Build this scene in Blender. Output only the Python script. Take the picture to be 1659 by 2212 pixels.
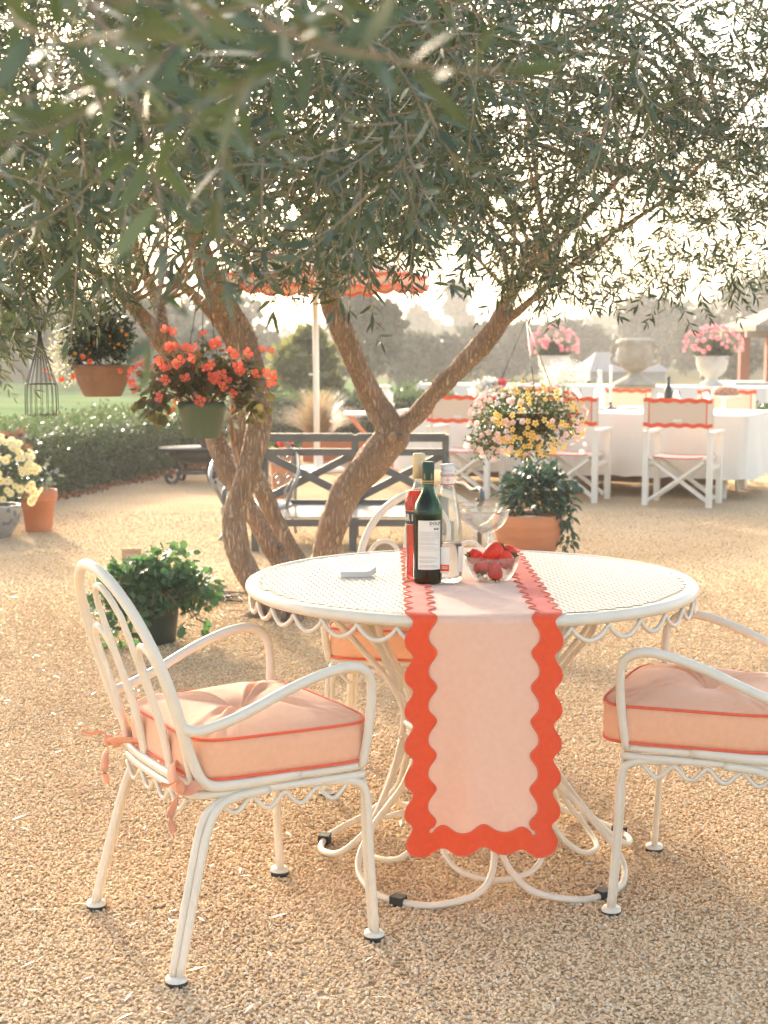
import bpy, bmesh, math, random
import numpy as np
from mathutils import Vector, Matrix, noise as mnoise
PI = math.pi; R = math.radians
random.seed(7); rng = np.random.default_rng(7)
for o in list(bpy.data.objects): bpy.data.objects.remove(o)
SC = bpy.context.scene; COL = SC.collection

# ------------------------------------------------------------------ camera, sky, sun, exposure
CAM_H = 1.365; FOC = 3265.0; PITCH = math.atan((1106 - 748) / FOC)
cam_d = bpy.data.cameras.new('camera'); cam = bpy.data.objects.new('camera', cam_d); COL.objects.link(cam)
cam.location = (0, 0, CAM_H); cam.rotation_euler = (PI / 2 - PITCH, 0, 0)
cam_d.sensor_width = 36; cam_d.lens = FOC / 2212 * 36; cam_d.clip_start = 0.05; cam_d.clip_end = 2000
cam_d.dof.use_dof = True; cam_d.dof.focus_distance = 3.75; cam_d.dof.aperture_fstop = 7.0
SC.camera = cam
SUN_EL, SUN_AZ = R(18), R(-21)          # behind the olive tree, a little to the left
w = bpy.data.worlds.new('World'); SC.world = w; w.use_nodes = True
nt = w.node_tree; nt.nodes.clear()
sky = nt.nodes.new('ShaderNodeTexSky'); sky.sky_type = 'NISHITA'; sky.sun_disc = False
sky.sun_elevation = SUN_EL; sky.sun_rotation = SUN_AZ; sky.air_density = 0.8; sky.dust_density = 4.0; sky.ozone_density = 0.4
bg = nt.nodes.new('ShaderNodeBackground'); bg.inputs[1].default_value = 0.15
out = nt.nodes.new('ShaderNodeOutputWorld'); wm = nt.nodes.new('ShaderNodeMix'); wm.data_type = 'RGBA'; wm.blend_type = 'MULTIPLY'; wm.inputs[0].default_value = 1; wm.inputs[7].default_value = (1.0, .968, .90, 1)   # dusty late light
nt.links.new(sky.outputs[0], wm.inputs[6]); nt.links.new(wm.outputs[2], bg.inputs[0]); nt.links.new(bg.outputs[0], out.inputs[0])
sun_d = bpy.data.lights.new('sun', 'SUN'); sun_d.energy = 2.2; sun_d.angle = R(2.5); sun_d.color = (1.0, 0.90, 0.76)
sun = bpy.data.objects.new('sun', sun_d); COL.objects.link(sun)
sdir = Vector((math.sin(SUN_AZ) * math.cos(SUN_EL), math.cos(SUN_AZ) * math.cos(SUN_EL), math.sin(SUN_EL)))
sun.rotation_euler = sdir.to_track_quat('Z', 'Y').to_euler()
VS = SC.view_settings; VS.view_transform = 'Standard'; VS.look = 'None'; VS.gamma = 1; VS.use_curve_mapping = False
VS.exposure = 2.38
SC.render.engine = 'CYCLES'
CY = SC.cycles
CY.max_bounces = 10; CY.diffuse_bounces = 4; CY.glossy_bounces = 3; CY.transmission_bounces = 8; CY.transparent_max_bounces = 8
CY.volume_bounces = 1; CY.use_denoising = True; CY.sample_clamp_indirect = 6
CY.caustics_reflective = False

# ------------------------------------------------------------------ pixel -> place
cP, sP = math.cos(PITCH), math.sin(PITCH)
def ray(u, v):
    cx = (u - 829.5) / FOC; cy = -(v - 1106) / FOC
    return Vector((cx, cP + cy * sP, -sP + cy * cP))
def P(u, v, d):                          # the point seen at (u, v) that stands d metres away
    r = ray(u, v); r = r * (d / r.y); return Vector((r.x, r.y, r.z + CAM_H))
def G(u, v, z=0.0):                      # the point seen at (u, v) that lies at height z
    r = ray(u, v); t = (z - CAM_H) / r.z; return Vector((r.x * t, r.y * t, z))
def px(n, d): return n * d / FOC         # n pixels at distance d, in metres

# ------------------------------------------------------------------ mesh helpers
def catmull(pts, k=6, closed=False):
    pts = [Vector(p) for p in pts]; n = len(pts); out = []
    for i in range(n if closed else n - 1):
        if closed: p0, p1, p2, p3 = (pts[(i + j - 1) % n] for j in range(4))
        else:
            p1, p2 = pts[i], pts[i + 1]
            p0 = pts[i - 1] if i else p1 * 2 - p2
            p3 = pts[i + 2] if i + 2 < n else p2 * 2 - p1
        for s in range(k):
            t = s / k
            out.append(0.5 * ((2 * p1) + (p2 - p0) * t + (2 * p0 - 5 * p1 + 4 * p2 - p3) * t * t + (3 * p1 - p0 - 3 * p2 + p3) * t ** 3))
    if not closed: out.append(pts[-1])
    return out
def lerp_list(a, n):                     # resample a list of numbers to n values
    a = np.asarray(a, float); return np.interp(np.linspace(0, len(a) - 1, n), np.arange(len(a)), a)
class MB:
    def __init__(self): self.v = []; self.f = []; self.s = []; self.m = []
    def add(self, vs, fs, smooth=True, mi=0):
        b = len(self.v); self.v += [tuple(p) for p in vs]
        for f in fs: self.f.append([i + b for i in f]); self.s.append(smooth); self.m.append(mi)
        return self
    def box(self, c, s, rot=None, mi=0):
        x, y, z = s[0] / 2, s[1] / 2, s[2] / 2
        vs = [Vector((a * x, b * y, d * z)) for a in (-1, 1) for b in (-1, 1) for d in (-1, 1)]
        if rot is not None: vs = [rot @ p for p in vs]
        c = Vector(c); vs = [p + c for p in vs]
        return self.add(vs, [(0, 1, 3, 2), (4, 6, 7, 5), (0, 4, 5, 1), (2, 3, 7, 6), (0, 2, 6, 4), (1, 5, 7, 3)], False, mi)
    def bar(self, a, b, wx, wz, up=(0, 0, 1), mi=0):   # rectangular bar from a to b
        a, b = Vector(a), Vector(b); d = b - a; L = d.length; d.normalize()
        s = d.cross(Vector(up))
        if s.length < 1e-4: s = d.cross(Vector((1, 0, 0)))
        s.normalize(); u = s.cross(d)
        rot = Matrix((s, d, u)).transposed()
        return self.box((a + b) / 2, (wx, L, wz), rot, mi)
    def tube(self, pts, r, n=8, closed=False, caps=True, flat=1.0, mi=0, wob=0.0):
        pts = [Vector(p) for p in pts]; m = len(pts)
        rr = [r] * m if isinstance(r, (int, float)) else list(r)
        T = []
        for i in range(m):
            a = pts[(i - 1) % m] if (closed or i) else pts[i]
            b = pts[(i + 1) % m] if (closed or i < m - 1) else pts[i]
            t = (b - a); T.append(t.normalized() if t.length > 1e-9 else Vector((0, 0, 1)))
        N = T[0].orthogonal().normalized(); vs = []
        for i in range(m):
            N = (N - T[i] * N.dot(T[i]))
            N = N.normalized() if N.length > 1e-6 else T[i].orthogonal().normalized()
            B = T[i].cross(N)
            for j in range(n):
                a = 2 * PI * j / n; q = rr[i]
                if wob: q *= 1 + wob * mnoise.noise(Vector((pts[i].x * 9 + 3 * math.cos(a), pts[i].y * 9 + 3 * math.sin(a), pts[i].z * 4)))
                vs.append(pts[i] + N * (math.cos(a) * q) + B * (math.sin(a) * q * flat))
        fs = []
        for i in range(m if closed else m - 1):
            for j in range(n):
                a = i * n + j; b = i * n + (j + 1) % n; c = ((i + 1) % m) * n
                fs.append((a, b, c + (j + 1) % n, c + j))
        if caps and not closed:
            fs.append(tuple(range(n - 1, -1, -1))); fs.append(tuple((m - 1) * n + j for j in range(n)))
        return self.add(vs, fs, True, mi)
    def lathe(self, prof, n=32, c=(0, 0, 0), mi=0, wave=None, cap=True, smooth=True):
        c = Vector(c); vs = []; fs = []; m = len(prof)
        for i, (r, z) in enumerate(prof):
            for j in range(n):
                a = 2 * PI * j / n; q = r * (wave(a, i) if wave else 1)
                vs.append((c.x + q * math.cos(a), c.y + q * math.sin(a), c.z + z))
        for i in range(m - 1):
            for j in range(n):
                a = i * n + j; b = i * n + (j + 1) % n
                fs.append((a, b, b + n, a + n))
        if cap:
            if prof[0][0] > 1e-6: fs.append(tuple(range(n - 1, -1, -1)))
            if prof[-1][0] > 1e-6: fs.append(tuple((m - 1) * n + j for j in range(n)))
        return self.add(vs, fs, smooth, mi)
    def grid(self, rows, smooth=True, mi=0, closed=False):   # rows of points, all the same length
        n = len(rows[0]); vs = [p for r in rows for p in r]; fs = []
        for i in range(len(rows) - 1):
            for j in range(n if closed else n - 1):
                k = (j + 1) % n; fs.append((i * n + j, i * n + k, (i + 1) * n + k, (i + 1) * n + j))
        return self.add(vs, fs, smooth, mi)
    def mesh(self, name, mats):
        me = bpy.data.meshes.new(name); me.from_pydata(self.v, [], self.f)
        for m in (mats if isinstance(mats, (list, tuple)) else [mats]): me.materials.append(m)
        me.polygons.foreach_set('use_smooth', self.s); me.polygons.foreach_set('material_index', self.m)
        me.update(); return me
    def build(self, name, mats, parent=None, loc=None, off=None):
        if off is not None:
            ox, oy, oz = off; self.v = [(x - ox, y - oy, z - oz) for x, y, z in self.v]
        return link(name, self.mesh(name, mats), parent, loc)
def link(name, me, parent=None, loc=None, rot=None, scale=None):
    o = bpy.data.objects.new(name, me); COL.objects.link(o)
    if parent is not None: o.parent = parent
    if loc is not None: o.location = loc
    if rot is not None: o.rotation_euler = rot
    if scale is not None: o.scale = scale
    return o
def tag(o, label=None, cat=None, group=None, kind=None):
    if label: o['label'] = label
    if cat: o['category'] = cat
    if group: o['group'] = group
    if kind: o['kind'] = kind
    return o
def thing(name, label, cat, loc=(0, 0, 0), rz=0.0, group=None):
    o = bpy.data.objects.new(name, None); COL.objects.link(o); o.location = loc; o.rotation_euler = (0, 0, rz)
    o.empty_display_size = 0.1
    return tag(o, label, cat, group)
def copy_tree(o, parent=None):
    c = o.copy(); COL.objects.link(c)
    if parent is not None: c.parent = parent
    for ch in list(o.children): copy_tree(ch, c)
    return c
def copy_thing(o, loc, rz=0.0, label=None):
    c = copy_tree(o); c.location = loc; c.rotation_euler = (0, 0, rz)
    if label: c['label'] = label
    return c

def scatter(name, tv, tf, pos, X, Y, Z, scale, mats, parent=None, smooth=True, mi=None, off=None):
    """One mesh of many copies of a small template (tv, tf) set in the frames X, Y, Z: leaves, petals, pebbles."""
    tv = np.asarray(tv, float); N = len(pos); nv = len(tv)
    pos = np.asarray(pos, float)
    if off is not None: pos = pos - np.asarray(off, float)
    scale = np.asarray(scale, float)
    if scale.ndim == 1: scale = np.repeat(scale[:, None], 3, 1)
    V = (pos[:, None, :] + tv[None, :, 0, None] * (X * scale[:, 0:1])[:, None, :] + tv[None, :, 1, None] * (Y * scale[:, 1:2])[:, None, :]
         + tv[None, :, 2, None] * (Z * scale[:, 2:3])[:, None, :]).reshape(-1, 3)
    lt = np.array([len(f) for f in tf], np.int32); li = np.concatenate([np.array(f) for f in tf]).astype(np.int32)
    LI = (li[None, :] + (np.arange(N, dtype=np.int32) * nv)[:, None]).reshape(-1)
    LT = np.tile(lt, N); LS = np.concatenate([[0], np.cumsum(LT)[:-1]]).astype(np.int32)
    me = bpy.data.meshes.new(name)
    me.vertices.add(len(V)); me.vertices.foreach_set('co', V.astype(np.float32).reshape(-1))
    me.loops.add(len(LI)); me.loops.foreach_set('vertex_index', LI.astype(np.int32))
    me.polygons.add(len(LT)); me.polygons.foreach_set('loop_start', LS)
    try: me.polygons.foreach_set('loop_total', LT.astype(np.int32))
    except Exception: pass
    me.polygons.foreach_set('use_smooth', np.full(len(LT), smooth))
    for m in (mats if isinstance(mats, (list, tuple)) else [mats]): me.materials.append(m)
    if mi is not None: me.polygons.foreach_set('material_index', np.repeat(np.asarray(mi, np.int32), len(tf)))
    me.update(calc_edges=True); me.validate()
    return link(name, me, parent)
def unit(a): return a / np.maximum(np.linalg.norm(a, axis=-1, keepdims=True), 1e-9)
def rand_dir(n): return unit(rng.normal(size=(n, 3)))
def frames(Y, hint=None):                # frames whose Y runs along the leaf and Z is its normal
    n = len(Y); h = rand_dir(n) if hint is None else hint
    X = unit(np.cross(Y, h)); Z = np.cross(X, Y); return X, Y, Z
# leaf templates: unit length along Y, unit width along X, slight fold and curl along Z
LANCE = ([(0, 0, 0), (-.42, .32, .05), (.42, .32, .05), (-.36, .66, .03), (.36, .66, .03), (0, 1, -.1)], [(0, 2, 1), (1, 2, 4, 3), (3, 4, 5)])
OVAL = ([(0, 0, 0), (-.36, .2, .06), (.36, .2, .06), (-.5, .5, .1), (.5, .5, .1), (0, .5, .02), (-.3, .8, .02), (.3, .8, .02), (0, 1, -.12), (0, .2, 0)],
        [(0, 9, 1), (0, 2, 9), (1, 9, 5, 3), (9, 2, 4, 5), (3, 5, 8, 6), (5, 4, 7, 8)])
QUADLEAF = ([(0, 0, 0), (-.5, .5, .05), (.5, .5, .05), (0, 1, -.05)], [(0, 2, 1), (1, 2, 3)])
def flower_mesh(name, mats, petals=5, plen=1.0, pw=.75, cup=.3, core=.22, tip=1.0):
    mb = MB()
    for k in range(petals):
        a = 2 * PI * k / petals; ca, sa = math.cos(a), math.sin(a)
        pts = [(0.12, 0, .0), (.55 * plen, -pw / 2, cup * .5), (.55 * plen, pw / 2, cup * .5), (.9 * plen, -pw * .3 * tip, cup), (.9 * plen, pw * .3 * tip, cup), (plen, 0, cup * .95), (.55 * plen, 0, cup * .3)]
        mb.add([(x * ca - y * sa, x * sa + y * ca, z) for x, y, z in pts], [(0, 1, 6), (0, 6, 2), (1, 3, 6), (6, 4, 2), (3, 5, 6), (5, 4, 6)], True)
    if core: mb.lathe([(core, .02), (core * .8, .12), (0.001, .17)], 6, mi=1, cap=False)
    return mb.mesh(name, mats)

# ------------------------------------------------------------------ materials
def new_mat(name):
    m = bpy.data.materials.new(name); m.use_nodes = True; nt = m.node_tree; nt.nodes.clear()
    o = nt.nodes.new('ShaderNodeOutputMaterial'); return m, nt, o
def lin(r, g, b):                        # 0-255 display colour -> linear
    f = lambda c: (c / 255) / 12.92 if c <= 10 else ((c / 255 + .055) / 1.055) ** 2.4
    return (f(r), f(g), f(b), 1)
def c4(c): return tuple(c) if len(c) == 4 else (*c, 1)
def mix_col(nt, fac, a, b):
    n = nt.nodes.new('ShaderNodeMix'); n.data_type = 'RGBA'
    for sock, val in ((n.inputs[0], fac), (n.inputs[6], a), (n.inputs[7], b)):
        if hasattr(val, 'is_linked'): nt.links.new(val, sock)
        else: sock.default_value = val if isinstance(val, float) else c4(val)
    return n.outputs[2]
def noise_fac(nt, scale, detail=4, lo=.35, hi=.65, coord='Object', stretch=None, kind='noise'):
    tc = nt.nodes.new('ShaderNodeTexCoord'); src = tc.outputs[coord]
    if stretch:
        mp = nt.nodes.new('ShaderNodeMapping'); mp.inputs['Scale'].default_value = stretch; nt.links.new(src, mp.inputs[0]); src = mp.outputs[0]
    if kind == 'noise':
        t = nt.nodes.new('ShaderNodeTexNoise'); t.inputs['Scale'].default_value = scale; t.inputs['Detail'].default_value = detail
        o = t.outputs[0]
    else:
        t = nt.nodes.new('ShaderNodeTexVoronoi'); t.inputs['Scale'].default_value = scale; o = t.outputs[0 if kind == 'voronoi' else 1]
    nt.links.new(src, t.inputs['Vector'])
    if kind == 'cell': return o
    r = nt.nodes.new('ShaderNodeMapRange'); r.inputs[1].default_value = lo; r.inputs[2].default_value = hi; nt.links.new(o, r.inputs[0])
    return r.outputs[0]
def mat(name, col, rough=.5, col2=None, scale=8, detail=4, lo=.35, hi=.65, stretch=None, bump=0, bscale=40, bstretch=None, metallic=0, spec=.5, coat=0, sheen=0, island=None, kind='noise', bkind='noise', bdist=.01):
    m, nt, o = new_mat(name); b = nt.nodes.new('ShaderNodeBsdfPrincipled'); nt.links.new(b.outputs[0], o.inputs[0])
    c = c4(col)
    if col2 is not None: c = mix_col(nt, noise_fac(nt, scale, detail, lo, hi, stretch=stretch, kind=kind), col, col2)
    if island is not None:
        g = nt.nodes.new('ShaderNodeNewGeometry'); c = mix_col(nt, g.outputs['Random Per Island'], c, island)
    if hasattr(c, 'is_linked'): nt.links.new(c, b.inputs['Base Color'])
    else: b.inputs['Base Color'].default_value = c
    b.inputs['Roughness'].default_value = rough; b.inputs['Metallic'].default_value = metallic
    b.inputs['Specular IOR Level'].default_value = spec; b.inputs['Coat Weight'].default_value = coat; b.inputs['Sheen Weight'].default_value = sheen
    if bump:
        f = noise_fac(nt, bscale, 5, 0, 1, stretch=bstretch, kind=bkind); bp = nt.nodes.new('ShaderNodeBump'); bp.inputs['Strength'].default_value = bump
        bp.inputs['Distance'].default_value = bdist; nt.links.new(f, bp.inputs['Height']); nt.links.new(bp.outputs[0], b.inputs['Normal'])
    return m
def leaf_mat(name, c1, c2, under=None, trans=.35, rough=.45, tcol=None):
    """Thin leaf: colour varies leaf by leaf, the underside may be paler, part of the light passes through."""
    m, nt, o = new_mat(name); g = nt.nodes.new('ShaderNodeNewGeometry')
    c = mix_col(nt, g.outputs['Random Per Island'], c1, c2)
    if under is not None: c = mix_col(nt, g.outputs['Backfacing'], c, under)
    b = nt.nodes.new('ShaderNodeBsdfPrincipled'); nt.links.new(c, b.inputs['Base Color']); b.inputs['Roughness'].default_value = rough
    t = nt.nodes.new('ShaderNodeBsdfTranslucent')
    if tcol is None: nt.links.new(c, t.inputs[0])
    else: t.inputs[0].default_value = c4(tcol)
    x = nt.nodes.new('ShaderNodeMixShader'); x.inputs[0].default_value = trans
    nt.links.new(b.outputs[0], x.inputs[1]); nt.links.new(t.outputs[0], x.inputs[2]); nt.links.new(x.outputs[0], o.inputs[0])
    return m
def glass_mat(name, col=(1, 1, 1), ior=1.45, rough=0.0):
    m, nt, o = new_mat(name); b = nt.nodes.new('ShaderNodeBsdfPrincipled'); nt.links.new(b.outputs[0], o.inputs[0])
    b.inputs['Base Color'].default_value = c4(col); b.inputs['Transmission Weight'].default_value = 1; b.inputs['IOR'].default_value = ior
    b.inputs['Roughness'].default_value = rough
    return m
def thin_glass(name, col=(.96, .975, .965), milk=.08, refl=.55):
    m, nt, o = new_mat(name); tr = nt.nodes.new('ShaderNodeBsdfTransparent'); tr.inputs[0].default_value = c4(col)
    gl = nt.nodes.new('ShaderNodeBsdfGlossy'); gl.inputs['Roughness'].default_value = .04; df = nt.nodes.new('ShaderNodeBsdfTranslucent'); df.inputs[0].default_value = (.9, .88, .84, 1); dd = nt.nodes.new('ShaderNodeBsdfDiffuse'); dd.inputs[0].default_value = (.9, .88, .84, 1)
    lw = nt.nodes.new('ShaderNodeLayerWeight'); lw.inputs[0].default_value = .22; mp = nt.nodes.new('ShaderNodeMath'); mp.operation = 'MULTIPLY'; mp.inputs[1].default_value = refl; nt.links.new(lw.outputs['Fresnel'], mp.inputs[0])
    ad = nt.nodes.new('ShaderNodeMixShader'); ad.inputs[0].default_value = .5; nt.links.new(df.outputs[0], ad.inputs[1]); nt.links.new(dd.outputs[0], ad.inputs[2])
    x1 = nt.nodes.new('ShaderNodeMixShader'); x1.inputs[0].default_value = milk; nt.links.new(tr.outputs[0], x1.inputs[1]); nt.links.new(ad.outputs[0], x1.inputs[2])
    x2 = nt.nodes.new('ShaderNodeMixShader'); nt.links.new(mp.outputs[0], x2.inputs[0]); nt.links.new(x1.outputs[0], x2.inputs[1]); nt.links.new(gl.outputs[0], x2.inputs[2]); nt.links.new(x2.outputs[0], o.inputs[0])
    return m
M = {}
M['white_metal'] = mat('white_metal', (.72, .645, .515), .35, (.66, .585, .455), scale=14, lo=.5, hi=.8, spec=.5)
M['rubber'] = mat('rubber', (.02, .022, .02), .6)
def fabric(name, c, c2, weave=1400, bump=.25, trans=0.0):
    m = mat(name, c, .85, c2, scale=70, detail=9, lo=.3, hi=.7, bump=bump, bscale=weave, bdist=.001, sheen=.25, spec=.1)
    if trans:                             # thin cloth lets some daylight through
        nt = m.node_tree; o = next(n for n in nt.nodes if n.type == 'OUTPUT_MATERIAL'); b = next(n for n in nt.nodes if n.type == 'BSDF_PRINCIPLED')
        t = nt.nodes.new('ShaderNodeBsdfTranslucent'); nt.links.new(b.inputs['Base Color'].links[0].from_socket, t.inputs[0]); x = nt.nodes.new('ShaderNodeMixShader'); x.inputs[0].default_value = trans
        nt.links.new(b.outputs[0], x.inputs[1]); nt.links.new(t.outputs[0], x.inputs[2]); nt.links.new(x.outputs[0], o.inputs[0])
    return m
M['peach'] = fabric('peach_fabric', (.82, .45, .275), (.78, .415, .245))
M['runner_peach'] = fabric('runner_peach', (.90, .57, .41), (.87, .53, .37), trans=.15)
M['runner_orange'] = fabric('runner_orange', (.80, .098, .034), (.75, .083, .028), trans=0.0)
M['orange'] = fabric('orange_fabric', (.80, .105, .036), (.74, .085, .028))
M['coral'] = fabric('coral_piping', (.78, .14, .065), (.74, .12, .05))
M['terracotta'] = mat('terracotta', (.50, .17, .07), .8, (.62, .27, .13), scale=3, stretch=(1, 1, 7), lo=.3, hi=.75, bump=.15, bscale=60)
def bark_material():
    m, nt, o = new_mat('bark'); b = nt.nodes.new('ShaderNodeBsdfPrincipled'); nt.links.new(b.outputs[0], o.inputs[0])
    tc = nt.nodes.new('ShaderNodeTexCoord'); mp = nt.nodes.new('ShaderNodeMapping'); mp.inputs['Scale'].default_value = (1, 1, .17); nt.links.new(tc.outputs['Object'], mp.inputs[0])
    nz = nt.nodes.new('ShaderNodeTexNoise'); nz.inputs['Scale'].default_value = 14; nz.inputs['Detail'].default_value = 6; nt.links.new(mp.outputs[0], nz.inputs['Vector'])
    ml = nt.nodes.new('ShaderNodeVectorMath'); ml.operation = 'SCALE'; ml.inputs['Scale'].default_value = .05; nt.links.new(nz.outputs['Color'], ml.inputs[0])
    ad = nt.nodes.new('ShaderNodeVectorMath'); nt.links.new(mp.outputs[0], ad.inputs[0]); nt.links.new(ml.outputs[0], ad.inputs[1])
    v = nt.nodes.new('ShaderNodeTexVoronoi'); v.feature = 'DISTANCE_TO_EDGE'; v.inputs['Scale'].default_value = 62; nt.links.new(ad.outputs[0], v.inputs['Vector'])
    r = nt.nodes.new('ShaderNodeMapRange'); r.inputs[2].default_value = .3; nt.links.new(v.outputs[0], r.inputs[0])
    c = mix_col(nt, r.outputs[0], (.30, .205, .145), mix_col(nt, noise_fac(nt, 4, 6, .35, .65), (.46, .325, .23), (.62, .49, .37)))
    c = mix_col(nt, noise_fac(nt, 60, 4, .4, 1.0, stretch=(1, 1, .4)), c, (.34, .23, .155)); nt.links.new(c, b.inputs['Base Color']); b.inputs['Roughness'].default_value = .95; b.inputs['Specular IOR Level'].default_value = .1
    bp = nt.nodes.new('ShaderNodeBump'); bp.inputs['Strength'].default_value = 1; bp.inputs['Distance'].default_value = .014; nt.links.new(r.outputs[0], bp.inputs['Height']); nt.links.new(bp.outputs[0], b.inputs['Normal'])
    return m
M['bark'] = bark_material()
M['cut_wood'] = mat('cut_wood', (.12, .07, .045), .9, (.2, .13, .085), scale=20)
M['twig'] = mat('twig_bark', (.20, .15, .10), .8, (.30, .24, .16), scale=10)
M['olive'] = leaf_mat('olive_leaf', (.014, .040, .024), (.046, .078, .034), under=(.095, .125, .075), trans=.2, rough=.46, tcol=(.11, .15, .045))
M['soil'] = mat('soil', (.035, .022, .015), .95, (.07, .045, .03), scale=40)
M['white_cloth'] = fabric('white_cloth', (.80, .75, .65), (.76, .71, .61), 700)
M['cream'] = mat('cream_paint', (.80, .74, .63), .5, (.72, .655, .54), scale=5, lo=.4, hi=.8)
M['white'] = mat('white_paint', (.80, .76, .68), .5)
M['glass'] = thin_glass('clear_glass')
M['gold'] = mat('gold_foil', (.72, .56, .28), .32, metallic=.6)
M['ink'] = mat('dark_ink', (.035, .05, .045), .7)
M['grey_metal'] = mat('grey_metal', (.085, .09, .088), .4, (.11, .115, .11), scale=6)
M['black_iron'] = mat('black_iron', (.02, .019, .018), .5, (.035, .03, .026), scale=12)
M['stone'] = mat('stone', (.34, .285, .21), .9, (.44, .385, .30), scale=7, bump=.3, bscale=30)
M['pale_stone'] = mat('pale_stone', (.56, .52, .45), .85, (.48, .44, .38), scale=9, bump=.2, bscale=40)
# ------------------------------------------------------------------ ground, lawn, hills
def ground_material():
    m, nt, o = new_mat('gravel_ground'); b = nt.nodes.new('ShaderNodeBsdfPrincipled'); nt.links.new(b.outputs[0], o.inputs[0])
    f1 = noise_fac(nt, 60, 6, .38, .62); f2 = noise_fac(nt, 1.3, 4, .35, .7)
    c = mix_col(nt, f1, (.36, .24, .13), (.60, .455, .285)); c = mix_col(nt, f2, c, mix_col(nt, f1, (.43, .30, .175), (.65, .51, .335)))
    nt.links.new(c, b.inputs['Base Color']); b.inputs['Roughness'].default_value = 1; b.inputs['Specular IOR Level'].default_value = 0
    bp = nt.nodes.new('ShaderNodeBump'); bp.inputs['Strength'].default_value = .8; bp.inputs['Distance'].default_value = .012
    nt.links.new(noise_fac(nt, 75, 2, 0, 1, kind='voronoi'), bp.inputs['Height']); nt.links.new(bp.outputs[0], b.inputs['Normal'])
    return m
M['gravel'] = ground_material()
M['field'] = mat('dry_field', (.12, .115, .06), .95, (.17, .15, .085), scale=.3, spec=0)
M['lawn'] = mat('lawn_grass', (.085, .15, .06), 1, (.15, .20, .085), scale=.5, bump=.4, bscale=60, spec=0)
def sheet(name, pts, z, m, sub=1):
    mb = MB(); mb.add([(x, y, z) for x, y in pts], [tuple(range(len(pts)))], False); o = mb.build(name, m); tag(o, kind='structure'); return o
sheet('ground', [(-440, -75), (440, -75), (440, 435), (-440, 435)], -.008, M['field'])
def court():                              # gently uneven raked gravel
    mb = MB(); xs = np.linspace(-9, 12, 106); ys = np.concatenate([np.linspace(-3, 9, 100), np.linspace(9.3, 24, 50)])
    rows = [[(x, y, .010 * mnoise.noise(Vector((x * 1.1, y * 1.1, 0))) + .005 * mnoise.noise(Vector((x * 3.4, y * 3.4, 4)))) for x in xs] for y in ys]
    return rows
CR = court(); mb = MB(); mb.grid(CR); tag(mb.build('gravel_court', M['gravel']), kind='structure')
def gz(x, y): return .010 * mnoise.noise(Vector((x * 1.1, y * 1.1, 0))) + .005 * mnoise.noise(Vector((x * 3.4, y * 3.4, 4)))
sheet('lawn', [(-60, 17), (-4.2, 13.6), (-1.6, 19.5), (1.5, 26), (1.5, 60), (-60, 60)], .012, M['lawn'])
mb = MB(); hx = np.linspace(-90, 110, 80); prof = [(-90, 7), (-60, 5.5), (-36, 4.0), (-24, 3.0), (-15, 2.2), (-8, 2.4), (3, 3.2), (12, 3.0), (20, 3.6), (30, 5.0), (45, 8), (110, 14)]
hh = np.interp(hx, [p[0] for p in prof], [p[1] for p in prof])
rows = []
for k, (yy, s) in enumerate([(70, 0), (95, .35), (120, .8), (140, 1), (200, 1.15), (320, .4), (420, 0)]):
    rows.append([(x * (yy / 130 if yy > 130 else 1), yy, -.3 + (h * s) * (1 + .12 * mnoise.noise(Vector((x * .08, yy * .05, 3))))) for x, h in zip(hx, hh)])
mb.grid(rows); tag(mb.build('hills', mat('hill_scrub', (.075, .085, .05), .95, (.13, .12, .08), scale=.12, spec=0)), kind='structure')

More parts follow.
